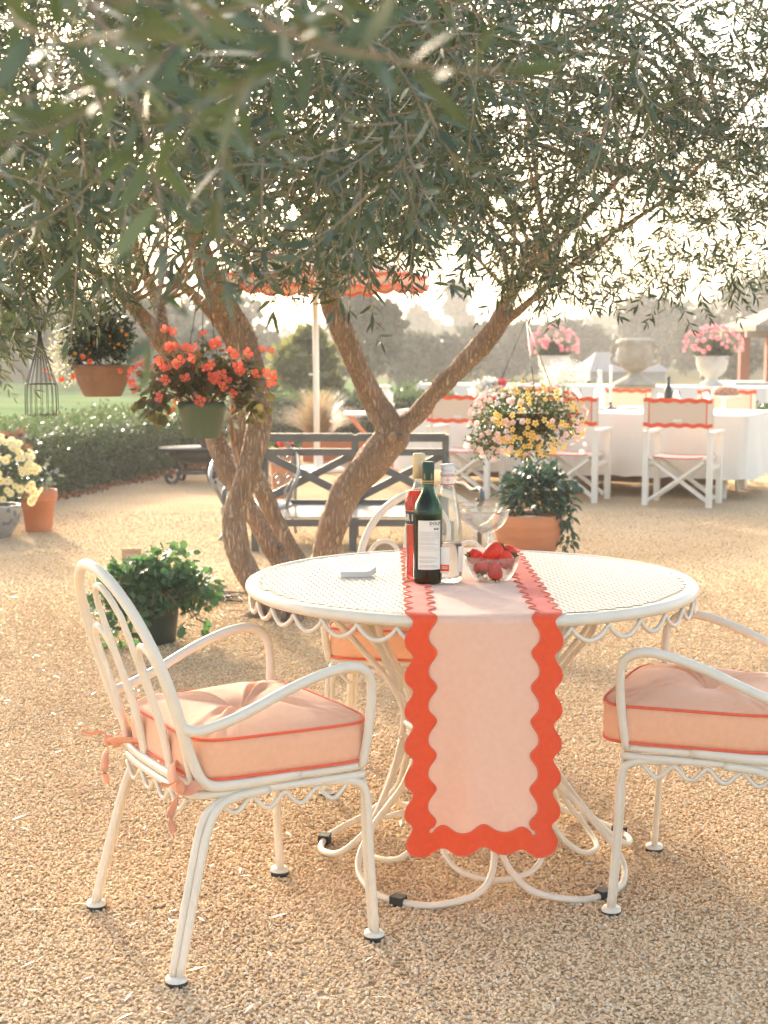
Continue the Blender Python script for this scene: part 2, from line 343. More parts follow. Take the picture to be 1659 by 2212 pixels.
# ------------------------------------------------------------------ loose gravel: pebbles near the camera
def pebbles():
    me = bpy.data.meshes.new('gravel')
    zone = [(-.95, 2.55), (.95, 2.55), (2.9, 8.2), (-2.9, 8.2)]
    n = 90; vs = []; fs = []
    for i in range(n + 1):
        y = 2.5 + (12.5 - 2.5) * (i / n); hw = .42 + y * .275
        for j in range(41):
            x = -hw + 2 * hw * j / 40; vs.append((x, y, gz(x, y) + .002))
    for i in range(n):
        for j in range(40):
            a = i * 41 + j; fs.append((a, a + 1, a + 42, a + 41))
    me.from_pydata(vs, [], fs)
    o = link('loose_gravel', me); tag(o, kind='stuff')
    m, nt, out = new_mat('pebble'); b = nt.nodes.new('ShaderNodeBsdfPrincipled'); nt.links.new(b.outputs[0], out.inputs[0])
    oi = nt.nodes.new('ShaderNodeObjectInfo'); r = nt.nodes.new('ShaderNodeValToRGB'); nt.links.new(oi.outputs['Random'], r.inputs[0])
    el = r.color_ramp.elements; el[0].position = 0; el[0].color = (.45, .285, .15, 1); el[1].position = 1; el[1].color = (.84, .72, .53, 1)
    for p, c in ((.2, (.59, .40, .225, 1)), (.5, (.69, .495, .295, 1)), (.8, (.74, .565, .365, 1)), (.93, (.66, .51, .345, 1))):
        e = el.new(p); e.color = c
    nt.links.new(r.outputs[0], b.inputs['Base Color']); b.inputs['Roughness'].default_value = .85; b.inputs['Specular IOR Level'].default_value = .12
    me.materials.append(m)
    ng = bpy.data.node_groups.new('scatter_pebbles', 'GeometryNodeTree')
    ng.interface.new_socket('Geometry', in_out='INPUT', socket_type='NodeSocketGeometry'); ng.interface.new_socket('Geometry', in_out='OUTPUT', socket_type='NodeSocketGeometry')
    N = ng.nodes; L = ng.links
    gi = N.new('NodeGroupInput'); go = N.new('NodeGroupOutput')
    dp = N.new('GeometryNodeDistributePointsOnFaces'); L.new(gi.outputs[0], dp.inputs['Mesh'])
    pos = N.new('GeometryNodeInputPosition'); sep = N.new('ShaderNodeSeparateXYZ'); L.new(pos.outputs[0], sep.inputs[0])
    mr = N.new('ShaderNodeMapRange'); L.new(sep.outputs['Y'], mr.inputs[0]); mr.inputs[1].default_value = 3.6; mr.inputs[2].default_value = 9.0; mr.inputs[3].default_value = 17000; mr.inputs[4].default_value = 1100
    L.new(mr.outputs[0], dp.inputs['Density'])
    ico = N.new('GeometryNodeMeshIcoSphere'); ico.inputs['Radius'].default_value = 1; ico.inputs['Subdivisions'].default_value = 1
    sm = N.new('GeometryNodeSetMaterial'); sm.inputs['Material'].default_value = m; L.new(ico.outputs[0], sm.inputs[0])
    ip = N.new('GeometryNodeInstanceOnPoints'); L.new(dp.outputs['Points'], ip.inputs['Points']); L.new(sm.outputs[0], ip.inputs['Instance'])
    rr = N.new('FunctionNodeRandomValue'); rr.data_type = 'FLOAT_VECTOR'; rr.inputs[0].default_value = (-.7, -.7, 0); rr.inputs[1].default_value = (.7, .7, 6.28); L.new(rr.outputs[0], ip.inputs['Rotation'])
    rs = N.new('FunctionNodeRandomValue'); rs.data_type = 'FLOAT_VECTOR'; rs.inputs[0].default_value = (.0024, .0022, .0015); rs.inputs[1].default_value = (.0070, .0058, .0038); L.new(rs.outputs[0], ip.inputs['Scale'])
    L.new(ip.outputs[0], go.inputs[0])
    md = o.modifiers.new('scatter', 'NODES'); md.node_group = ng
pebbles()
# dry leaves and chaff that fell on the gravel
M['dry_leaf'] = leaf_mat('dry_leaf', (.30, .11, .04), (.58, .50, .38), trans=.15)
n = 1200; d = 2.7 + 7.0 * rng.random(n) ** 1.3; x = (rng.random(n) * 2 - 1) * (.3 + d * .27)
pos = np.stack([x, d, np.array([gz(a, b) for a, b in zip(x, d)]) + .008], 1)
Y = unit(np.stack([rng.normal(size=n), rng.normal(size=n), rng.normal(size=n) * .12], 1)); X, Y, Z = frames(Y, np.tile([0, 0, 1.0], (n, 1)) + rng.normal(size=(n, 3)) * .2)
L = rng.uniform(.02, .05, n)
tag(scatter('fallen_leaves', *LANCE, pos, X, Y, Z, np.stack([L * .16, L, L * .3], 1), [M['dry_leaf'], mat('chaff', (.55, .42, .27), .8)], mi=(rng.random(n) < .35).astype(int)), kind='stuff')

# ------------------------------------------------------------------ hedges
M['hedge'] = leaf_mat('hedge_leaf', (.020, .055, .024), (.060, .115, .045), trans=.25, rough=.4, tcol=(.13, .20, .06))
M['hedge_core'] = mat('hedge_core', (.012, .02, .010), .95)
def hedge(name, label, a, b, width, h, n, leaf=.035, m='hedge', off=0, extra=None):
    a, b = Vector((*a, 0)), Vector((*b, 0)); ax = (b - a); L = ax.length; ax.normalize(); nr = Vector((-ax.y, ax.x, 0))
    t = thing(name, label, 'hedge', a)
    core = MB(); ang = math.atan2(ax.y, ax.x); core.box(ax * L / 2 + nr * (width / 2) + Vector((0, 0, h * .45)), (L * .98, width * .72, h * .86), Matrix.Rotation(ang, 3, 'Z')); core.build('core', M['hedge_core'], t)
    f = rng.random(n); u = rng.random(n) * L; s = np.empty(n); z = np.empty(n); nrm = np.zeros((n, 3))
    front = f < .62; s[front] = rng.normal(0, .03, front.sum()); z[front] = rng.random(front.sum()) * h
    top = ~front; s[top] = rng.random(top.sum()) * width; z[top] = h + rng.normal(0, .035, top.sum())
    bumpy = np.array([.07 * mnoise.noise(Vector((uu * 1.6, ss * 2, zz * 2))) + .04 * mnoise.noise(Vector((uu * 5, ss * 5, zz * 5))) for uu, ss, zz in zip(u, s, z)])
    s = np.where(front, s - bumpy, s); z = np.where(top, z + bumpy, z)
    A = np.array(ax); Nn = np.array(nr); pos = u[:, None] * A + s[:, None] * Nn + z[:, None] * np.array([0, 0, 1.0])
    base = np.where(front[:, None], -Nn, np.array([0, 0, 1.0])); Yd = unit(base + rng.normal(size=(n, 3)) * .8)
    X, Y, Z = frames(Yd); sz = rng.uniform(.6, 1.3, n) * leaf
    fo = scatter('foliage', *QUADLEAF, pos, X, Y, Z, np.stack([sz * .6, sz, sz], 1), M[m], t); fo['kind'] = 'stuff'
    return t
a = G(60, 1095); b = G(455, 1002)
hedge('box_hedge', 'long low clipped hedge between the gravel and the lawn', (a.x - 1.2, a.y - 4.4), (b.x + .25, b.y + 1.2), 1.1, .60, 26000, .045)
hedge('box_hedge', 'clipped green hedge behind the white umbrella pole', (-1.75, 21.5), (.9, 21.0), 1.0, .62, 9000, .06)
hedge('box_hedge', 'green hedge topped with white blooms beside the dining table', (3.95, 17.2), (8.0, 15.5), 1.2, .62, 9000, .06)
hedge('box_hedge', 'low hedge behind the white lantern and folding table', (.2, 24.0), (3.8, 23.4), 1.0, .72, 6000, .06)
# mulch along the hedge foot
n = 1500; t_ = rng.random(n); pos = np.stack([a.x - 1.2 + (b.x + .25 - a.x + 1.2) * t_ + .10 + .06 * rng.normal(size=n), a.y - 4.4 + (b.y + 1.2 - a.y + 4.4) * t_ - .06 + .05 * rng.normal(size=n), .012 + .01 * rng.random(n)], 1)
X, Y, Z = frames(rand_dir(n)); s = rng.uniform(.02, .05, n)
tag(scatter('bark_mulch', *QUADLEAF, pos, X, Y, Z, s, mat('mulch', (.24, .075, .03), .9, island=(.36, .15, .07))), kind='stuff')

# ------------------------------------------------------------------ background trees
def tree_far(name, label, u, v_top, v_bot, w_px, d, c1, c2, n=2600, trunk=(.2, .15, .11), blobs=9, leafk=.02, cat='tree', group=None, trunk_frac=.35, tcol=None):
    base = P(u, v_bot, d); base.z = 0; top = P(u, v_top, d).z; W = px(w_px, d) / 2; H = top
    t = thing(name, label, cat, base, 0, group)
    mb = MB(); tr = [Vector((.1 * W * math.sin(k), .1 * W * math.cos(2 * k), H * .8 * k / 5)) for k in range(6)]
    mb.tube(catmull(tr, 3), lerp_list([.06 * W + .05, .02 * W + .03], 16), 7); mb.build('trunk', mat(name + '_bark', trunk, .9, tuple(c * 1.5 for c in trunk), scale=4), t)
    pos = []
    for k in range(blobs):
        a = random.uniform(0, 2 * PI); rr = random.uniform(0, .62) ** .8; zz = H * random.uniform(trunk_frac, .9); sh = 1.1 - .75 * max(0, (zz / H - .5)) / .5
        c = np.array([W * rr * math.cos(a) * sh, W * rr * math.sin(a) * sh, zz]); q = W * random.uniform(.3, .5) * (.75 if zz > H * .75 else 1)
        m = n // blobs; dd = rand_dir(m) * (rng.random((m, 1)) ** .33) * np.array([1, 1, .75]) * q; pos.append(c + dd)
    pos = np.concatenate(pos); pos[:, 2] = np.clip(pos[:, 2], .15, H); N = len(pos)
    X, Y, Z = frames(rand_dir(N)); s = rng.uniform(.5, 1.4, N) * d * leafk * .35
    cr = scatter('crown', *QUADLEAF, pos, X, Y, Z, np.stack([s * .6, s, s], 1), leaf_mat(name + '_leaf', c1, c2, trans=.3, rough=.6, tcol=tcol), t); cr['kind'] = 'stuff'
    return t
GG1, GG2 = (.04, .05, .034), (.08, .086, .056)
tree_far('citrus_tree', 'round green tree with orange flecks behind the umbrella pole', 670, 705, 850, 215, 24, (.05, .085, .03), (.15, .16, .06), 4200, blobs=14, tcol=(.25, .25, .07))
tree_far('garden_tree', 'tall hazy tree right behind the bare olive limb', 795, 632, 850, 215, 44, GG1, GG2, 4200, blobs=13)
tree_far('garden_tree', 'broad low grey tree above the folding table', 930, 735, 845, 260, 52, GG1, (.12, .12, .08), 3600, blobs=12)
tree_far('garden_tree', 'dark rounded tree behind the coral begonias', 415, 715, 850, 170, 38, (.04, .055, .045), (.07, .09, .06), 3200, blobs=12)
tree_far('garden_tree', 'hazy tree seen under the slanting right limb', 1085, 715, 845, 250, 62, GG1, GG2, 3600, blobs=12)
tree_far('garden_tree', 'hazy tree left of the grey shed roof', 1235, 705, 845, 200, 70, GG1, GG2, 3200, blobs=12)
tree_far('garden_tree', 'tall hazy tree behind the big stone urn', 1420, 655, 845, 260, 75, GG1, GG2, 3600, blobs=13)
tree_far('garden_tree', 'hazy tree between the stone urn and the potted pink flowers', 1520, 690, 845, 200, 64, GG1, GG2, 3200, blobs=12)
tree_far('garden_tree', 'tall hazy tree above the thatched cabana', 1640, 590, 845, 300, 80, GG1, GG2, 4200, blobs=14)
tree_far('garden_tree', 'dark tree beside the cabana post', 1590, 730, 845, 150, 48, (.045, .06, .04), (.09, .10, .065), 3000, blobs=10)
tree_far('garden_tree', 'hazy tree left of the umbrella canopy', 560, 735, 850, 160, 58, GG1, GG2, 3000, blobs=10)
for (u, vt, w_) in ((985, 610, 46), (905, 670, 50), (1010, 690, 60)):
    tree_far('tall_thin_tree', 'very tall thin tree fading into the bright sky, ' + {985: 'the tallest of three', 905: 'nearest the umbrella', 1010: 'shortest, by the power pole'}[u], u, vt, 840, w_, 120, GG1, GG2, 900, blobs=7, trunk_frac=.6, group='thin trees on the skyline')
# pale trunks across the lawn
SIDE = ['at the left edge', 'behind the wire cage', 'right of the wire cage', 'left of the clay hanging pot', 'behind the clay hanging pot', 'right of the clay hanging pot', 'behind the begonias', 'nearest the olive trunk']
for k, u in enumerate((-60, 62, 118, 170, 205, 268, 318, 372)):
    tree_far('pale_trunk_tree', 'pale barked tree across the lawn, ' + SIDE[k], u + random.uniform(-8, 8), 650 + 14 * (k % 3), 846, 150, 49 + 2 * (k % 3), (.08, .085, .065), (.14, .135, .10), 2000, trunk=(.42, .38, .35), trunk_frac=.62, blobs=9, group='pale trees across the lawn')
# a bank of scrub behind them
n = 9000; x = rng.uniform(-34, -5, n); z = rng.random(n) ** 1.3 * 3.2; pos = np.stack([x, 58 + rng.random(n) * 4 + z * .6, z], 1); X, Y, Z = frames(rand_dir(n)); s = rng.uniform(.25, .6, n)
tag(scatter('scrub_bank_foliage', *QUADLEAF, pos, X, Y, Z, s, leaf_mat('scrub_leaf', (.12, .105, .085), (.2, .17, .14), trans=.2, rough=.8)), kind='stuff')
n = 9000; th = rng.uniform(-20, 75, n); yy = rng.uniform(95, 140, n); hz = np.interp(th, [p[0] for p in prof], [p[1] for p in prof]); pos = np.stack([th, yy, -.3 + hz * np.clip((yy - 70) / 62, 0, 1) * rng.uniform(.7, 1.12, n)], 1)
X, Y, Z = frames(rand_dir(n)); s = rng.uniform(.5, 1.4, n)
tag(scatter('far_woods', *QUADLEAF, pos, X, Y, Z, s, leaf_mat('woods_leaf', (.06, .07, .045), (.12, .12, .075), trans=.2, rough=.8)), kind='stuff')

# ------------------------------------------------------------------ shed, cabana, power pole, umbrella
def shed():
    d = 60; c = P(1355, 838, d); t = thing('garden_shed', 'grey shed with a ribbed metal roof behind the stone urn', 'shed', (c.x, d, 0))
    w2 = px(88, d); zb = P(1355, 800, d).z; zr = P(1355, 762, d).z
    mb = MB(); mb.box((0, 2, zb / 2), (2 * w2 * .92, 4, zb)); mb.build('wall', mat('shed_wall', (.30, .29, .32), .8, (.36, .35, .38), scale=2, stretch=(8, 1, .2)), t)
    rm = mat('shed_roof', (.15, .16, .19), .8, spec=.1)
    for s in (-1, 1):
        mb = MB(); rows = []
        for k in range(2):
            yy = -.5 if k == 0 else 2; rows.append([(x, yy if s < 0 else 4 - yy, (zb - .06 if k == 0 else zr) + .025 * (j % 2)) for j, x in enumerate(np.linspace(-w2 if k == 0 else -w2 * .62, w2 if k == 0 else w2 * .62, 41))])
        mb.grid(rows, False); mb.build('roof_panel', rm, t)
    for s in (-1, 1):
        mb = MB(); mb.add([(s * w2, -.5, zb - .06), (s * w2, 4.5, zb - .06), (s * w2 * .62, 2, zr)], [(0, 1, 2)], False); mb.build('hip_panel', rm, t)
    mb = MB(); mb.box((-w2 * .35, -.03, zb * .42), (.9, .06, zb * .8)); mb.build('door', mat('shed_door', (.22, .21, .24), .7), t)
shed()
def cabana():
    d = 30; b = P(1662, 850, d); t = thing('cabana', 'thatched cabana with red posts at the right edge', 'cabana', (b.x, d, 0))
    z1 = P(0, 715, d).z; z2 = P(0, 640, d).z; red = mat('red_post', (.30, .085, .04), .9)
    for x, y in ((0, 0), (2.2, 0), (0, 2.2), (2.2, 2.2)):
        mb = MB(); mb.box((x, y, z1 / 2), (.20, .20, z1)); mb.build('post', red, t)
    bmm = mat('cabana_beam', (.28, .20, .14), .9)
    for y in (0, 2.2): mb = MB(); mb.box((1.1, y, z1 - .06), (3.2, .14, .13)); mb.build('beam', bmm, t)
    mb = MB(); mb.add([(-.4, -.4, z1), (2.95, -.4, z1), (2.95, 2.95, z1), (-.4, 2.95, z1), (1.3, 1.3, z2 + .2), (-.4, -.4, z1 + .1), (2.95, -.4, z1 + .1), (2.95, 2.95, z1 + .1), (-.4, 2.95, z1 + .1)],
        [(3, 2, 1, 0), (0, 1, 6, 5), (1, 2, 7, 6), (2, 3, 8, 7), (3, 0, 5, 8), (5, 6, 4), (6, 7, 4), (7, 8, 4), (8, 5, 4)], False)
    mb.build('thatch_roof', mat('thatch', (.16, .13, .10), 1, (.24, .20, .15), scale=6, stretch=(6, 6, 1), bump=.6, bscale=30), t)
    mb = MB(); mb.box((.9, .3, .62), (3.4, 1.6, .10)); mb.build('counter_top', M['pale_stone'], t)
    mb = MB(); mb.box((.9, .4, .285), (2.7, 1.2, .57)); mb.build('counter', mat('brown_brick', (.25, .13, .075), .85, (.34, .2, .12), scale=14), t)
cabana()
d = 70; b = P(1079, 845, d); t = thing('power_pole', 'pale power pole with a transformer under the slanting limb', 'power pole', (b.x, d, 0)); z = P(0, 700, d).z
mb = MB(); mb.tube([(0, 0, 0), (0, 0, z)], .17, 8); mb.build('pole', mat('pale_pole', (.5, .46, .42), .8), t)
mb = MB(); mb.box((.75, 0, P(0, 752, d).z), (.4, .4, .75)); mb.build('transformer', M['white'], t)
mb = MB(); mb.box((0, -.2, z - .3), (1.9, .1, .12)); mb.build('crossarm', mat('crossarm_wood', (.4, .36, .32), .8), t)
def umbrella():
    b = G(689, 1018); t = thing('garden_umbrella', 'white pole parasol with a scalloped orange and cream canopy', 'umbrella', b)
    d = b.y; zt = 2.55; ze = P(700, 600, d).z; rad = 1.2
    mb = MB(); mb.tube([(-.02, 0, .05), (-.035, 0, zt)], .034, 10); mb.build('pole', M['white'], t)
    mb = MB(); mb.lathe([(.28, 0), (.28, .03), (.25, .045), (.05, .05), (.04, .2), (.03, .21)], 28); mb.build('base', M['white'], t)
    mb = MB(); mb.box((-.07, 0, 1.06), (.07, .02, .02)); mb.build('crank', M['white'], t)
    cl = fabric('parasol_peach', (.78, .45, .28), (.72, .40, .24)); n = 64; C = (-.035, 0)
    mb = MB(); rows = []
    for k in range(9):
        f = k / 8; rows.append([(C[0] + rad * f * math.cos(2 * PI * j / n), rad * f * math.sin(2 * PI * j / n), zt - (zt - ze) * (f ** 1.15) - .03 * f * (1 - math.cos(8 * 2 * PI * j / n)) * .5) for j in range(n)])
    mb.grid(rows, closed=True); mb.build('canopy', cl, t)
    n = 192; mb = MB(); rows = [[], [], []]
    for j in range(n):
        a = 2 * PI * j / n; sc = abs(math.sin(a * 16)); z0 = ze - .03 * .5 * (1 - math.cos(8 * a))
        for k, (dz, dr) in enumerate(((0, 0), (-.06, .008), (-.075 - .04 * sc, .012))):
            rows[k].append((C[0] + (rad + dr) * math.cos(a), (rad + dr) * math.sin(a), z0 + dz))
    mb.grid(rows, closed=True); mb.build('valance', cl, t)
    for dz, nm in ((0.012, 'trim'), (-.088, 'trim')):
        mb = MB(); pts = []
        for j in range(n):
            a = 2 * PI * j / n; sc = abs(math.sin(a * 16)) if dz < 0 else .25 * math.sin(a * 32); z0 = ze - .03 * .5 * (1 - math.cos(8 * a))
            pts.append((C[0] + (rad + .02) * math.cos(a), (rad + .02) * math.sin(a), z0 + dz - .038 * sc))
        mb.tube(pts, .019, 6, closed=True); mb.build(nm, M['orange'], t)
    for k in range(8):
        a = 2 * PI * (k + .5) / 8; mb = MB(); mb.tube([(C[0], 0, zt - .06), (C[0] + rad * .97 * math.cos(a), rad * .97 * math.sin(a), ze - .035)], .009, 5); mb.build('rib', M['white'], t)
umbrella()
# ------------------------------------------------------------------ round garden table
TC = Vector((.231, 3.985, 0)); TR = .598; TZ = .75
WM = M['white_metal']
def round_table():
    t = thing('garden_table', 'round cream metal garden table with pierced top and scalloped rim', 'table', TC)
    # pierced top: a slot in every cell, turned this way and that like basket weave
    c = .0172; n = 36; mb = MB()
    for i in range(-n, n):
        for j in range(-n, n):
            x0, y0 = i * c, j * c
            if max(math.hypot(x0 + a * c, y0 + b * c) for a in (0, 1) for b in (0, 1)) > TR - .028: continue
            sx, sy = ((.0118, .0038) if (i + j) % 2 else (.0038, .0118)); xm, ym = x0 + c / 2, y0 + c / 2
            O = [(x0, y0), (x0 + c, y0), (x0 + c, y0 + c), (x0, y0 + c)]; I = [(xm - sx / 2, ym - sy / 2), (xm + sx / 2, ym - sy / 2), (xm + sx / 2, ym + sy / 2), (xm - sx / 2, ym + sy / 2)]
            vs = [(x, y, TZ) for x, y in O] + [(x, y, TZ - .0008) for x, y in I] + [(x, y, TZ - .004) for x, y in I]
            fs = []
            for k in range(4):
                q = (k + 1) % 4; fs += [(k, q, 4 + q, 4 + k), (4 + k, 4 + q, 8 + q, 8 + k)]
            mb.add([(x * .966 - y * .259, x * .259 + y * .966, z) for x, y, z in vs], fs, False)
    mb.build('tabletop', WM, t)
    mb = MB(); mb.lathe([(TR - .05, TZ - .006), (TR - .05, TZ - .0015), (TR - .012, TZ - .0015)], 96, cap=False); mb.build('border_plate', WM, t)
    mb = MB(); mb.tube([((TR - .014) * math.cos(2 * PI * k / 120), (TR - .014) * math.sin(2 * PI * k / 120), TZ - .013) for k in range(120)], .0145, 12, closed=True); mb.build('rim', WM, t)
    N = 36; pts = []
    for k in range(N * 12):
        a = 2 * PI * (k / (N * 12)); f = (k % 12) / 12; dz = math.sin(PI * f) ** .8
        pts.append(((TR - .012) * math.cos(a), (TR - .012) * math.sin(a), TZ - .030 - .034 * dz))
    mb = MB(); mb.tube(pts, .0058, 7, closed=True); mb.build('scallop_trim', WM, t)
    # base: five bent double rods that pinch in at a waist and open out into foot loops
    A0 = R(-120)
    for k in range(5):
        a = A0 + k * 2 * PI / 5
        def pc(r, da, z): q = max(0, (.32 - z) / .32); r *= 1 - .06 * q; return Vector((r * math.cos(a + da) + .03 * q, r * math.sin(a + da) - .03 * q, z))
        for s in (-1, 1):
            p = [pc(.40, s * .16, TZ - .012), pc(.375, s * .17, .655), pc(.30, s * .22, .57), pc(.215, s * .27, .47), pc(.18, s * .29, .395), pc(.185, s * .33, .32)]
            mb = MB(); mb.tube(catmull(p, 6), .0085, 8); mb.build('upper_rod', WM, t)
        p = [pc(.185, -.33, .32), pc(.235, -.47, .22), pc(.325, -.60, .115), pc(.405, -.48, .042), pc(.452, -.22, .014), pc(.462, 0, .0105), pc(.452, .22, .014), pc(.405, .48, .042), pc(.325, .60, .115), pc(.235, .47, .22), pc(.185, .33, .32)]
        mb = MB(); mb.tube(catmull(p, 6), .0088, 8); mb.build('foot_loop', WM, t)
        mb = MB(); rot = Matrix.Rotation(a + PI / 2, 3, 'Z'); mb.box(pc(.462, -.02, .011), (.034, .03, .028), rot); mb.build('rubber_foot', M['rubber'], t)
        b = a + PI / 5
        def pb(r, da, z): q = max(0, (.32 - z) / .32); return Vector((r * math.cos(b + da) + .03 * q, r * math.sin(b + da) - .03 * q, z))
        p = [pb(.175, -.25, .33), pb(.225, -.5, .21), pb(.265, -.52, .12), pb(.30, -.34, .06), pb(.315, 0, .042), pb(.30, .34, .06), pb(.265, .52, .12), pb(.225, .5, .21), pb(.175, .25, .33)]
        mb = MB(); mb.tube(catmull(p, 6), .0076, 8); mb.build('inner_loop', WM, t)
    mb = MB(); mb.tube([(.172 * math.cos(2 * PI * k / 40), .172 * math.sin(2 * PI * k / 40), .365) for k in range(40)], .010, 8, closed=True); mb.build('waist_ring', WM, t)
    mb = MB(); mb.tube([(.385 * math.cos(2 * PI * k / 60), .385 * math.sin(2 * PI * k / 60), TZ - .016) for k in range(60)], .009, 8, closed=True); mb.build('top_ring', WM, t)
    for k in range(2):
        a = R(12 + 160 * k); mb = MB()
        for j in range(2):
            p = [Vector((r * math.cos(a) - (j - .5) * .05 * math.sin(a), r * math.sin(a) + (j - .5) * .05 * math.cos(a), z)) for r, z in ((.36, .70), (.30, .64), (.235, .55), (.19, .44))]
            mb.tube(catmull(p, 5), .012, 6, flat=.35)
        mb.build('bracket', WM, t)
    return t
round_table()

# ------------------------------------------------------------------ table runner
RX = .229
def runner():
    t = thing('table_runner', 'peach table runner with wavy orange border hanging over the round table', 'table runner', (RX, TC.y, TZ))
    hang = .555; back = .34; rb = .017
    def m3(u, x, lift=0.0):
        """u runs from the table centre toward the camera along the cloth; x is across."""
        ex = x + RX - TC.x; edge = math.sqrt((TR + .002) ** 2 - ex * ex); sgn = 1 if u > 0 else -1; q = abs(u)
        wr = .0022 * (1 + mnoise.noise(Vector((u * 11, x * 14, 5))))
        if q < edge - rb: return Vector((x, -u, .0045 + lift + wr))
        th = min((q - (edge - rb)) / rb, PI / 2)
        dn = max(0, q - (edge - rb) - rb * PI / 2); f = min(1, dn / .5)
        fold = f * (.017 * math.sin(x * 22 + .8) + .009 * math.sin(x * 39 + u * 3) + .014 * mnoise.noise(Vector((x * 6, u * 4, 1))) + .004 * mnoise.noise(Vector((x * 22, u * 16, 9))))
        flat = (edge - TR + .025) * f * .7                # the hem straightens out below the round edge
        r = rb + lift
        return Vector((x, -sgn * (edge - rb + .004 + r * math.sin(th) + fold - flat), .0045 - rb + r * math.cos(th) - dn + (.003 * math.sin(x * 18 + 1) * f)))
    U0, U1 = -(TR + back), TR + hang
    mb = MB(); us = np.concatenate([np.linspace(U0 + .05, -.62, 16), np.linspace(-.60, .53, 40), np.linspace(.54, .63, 24), np.linspace(.65, U1 - .036, 40)])
    xs = np.linspace(-.1565, .1565, 41)
    rows = [[m3(u, x, .0) for x in xs] for u in us]; mb.grid(rows); under = [[m3(u, x, -.0016) for x in xs] for u in us]; mb.grid(under)
    c = mb.build('cloth', M['runner_peach'], t)
    # border: a ribbon that snakes along the sides and the hem, laid on the cloth
    hw, cr = .146, .036; path = []
    top = U0 + .03; bot = U1 - .034
    def wave_side(n_, step): return None
    side = bot - cr - top
    nl = 5 * 4 * 60
    k_side = round(side / .0805); k_bot = 3
    seq = []
    arc = PI / 2 * cr; Ls = side + arc / 2; Lb = 2 * (hw - cr) + arc
    for i in range(int(Ls / .004) + 1):              # left side, top to the middle of the corner
        s = min(i * .004, Ls); ph = 2 * PI * k_side * (s / Ls - 1); seq.append((s, ph))
    for i in range(1, int(Lb / .004) + 1): s = Ls + min(i * .004, Lb); seq.append((s, 2 * PI * k_bot * (s - Ls) / Lb))
    for i in range(1, int(Ls / .004) + 1): s = Ls + Lb + min(i * .004, Ls); seq.append((s, 2 * PI * k_side * (s - Ls - Lb) / Ls))
    def centre(s):
        if s < side: return (-hw, top + s), (-1, 0)
        s -= side
        if s < arc: a = s / cr; return (-(hw - cr) - cr * math.cos(a), bot - cr + cr * math.sin(a)), (-math.cos(a), math.sin(a))
        s -= arc; L = 2 * (hw - cr)
        if s < L: return (-(hw - cr) + s, bot), (0, 1)
        s -= L
        if s < arc: a = s / cr; return ((hw - cr) + cr * math.sin(a), bot - cr + cr * math.cos(a)), (math.sin(a), math.cos(a))
        s -= arc; return (hw, bot - cr - s), (1, 0)
    O = []; I = []; rows = []
    for s, ph in seq:
        (x, u), (nx, nu) = centre(s); wv = .0098 * (math.cos(ph) - .13 * math.cos(2 * ph)); r = []
        corner = abs(nx) < .98 and abs(nu) < .98
        for f in np.linspace(-1, 1, 7):
            off = wv + f * (.0265 + (.004 if corner and f > 0 else 0)); r.append(m3(u + nu * off, x + nx * off, .0014))
        rows.append(r); I.append(m3((u + nu * (wv - .0265)), x + nx * (wv - .0265), .0022)); off = wv + .0265 + (.004 if corner else 0); O.append(m3(u + nu * off, x + nx * off, .0016))
    mb = MB(); mb.grid(rows)
    us_ = [[p + Vector((0, 0, 0)) for p in r] for r in rows]
    b = mb.build('border', M['runner_orange'], t)
    for nm, L in (('piping', O), ('piping', I)):
        mb = MB(); mb.tube(L, .0017, 5); mb.build(nm, M['coral'], b)
    return t
runner()

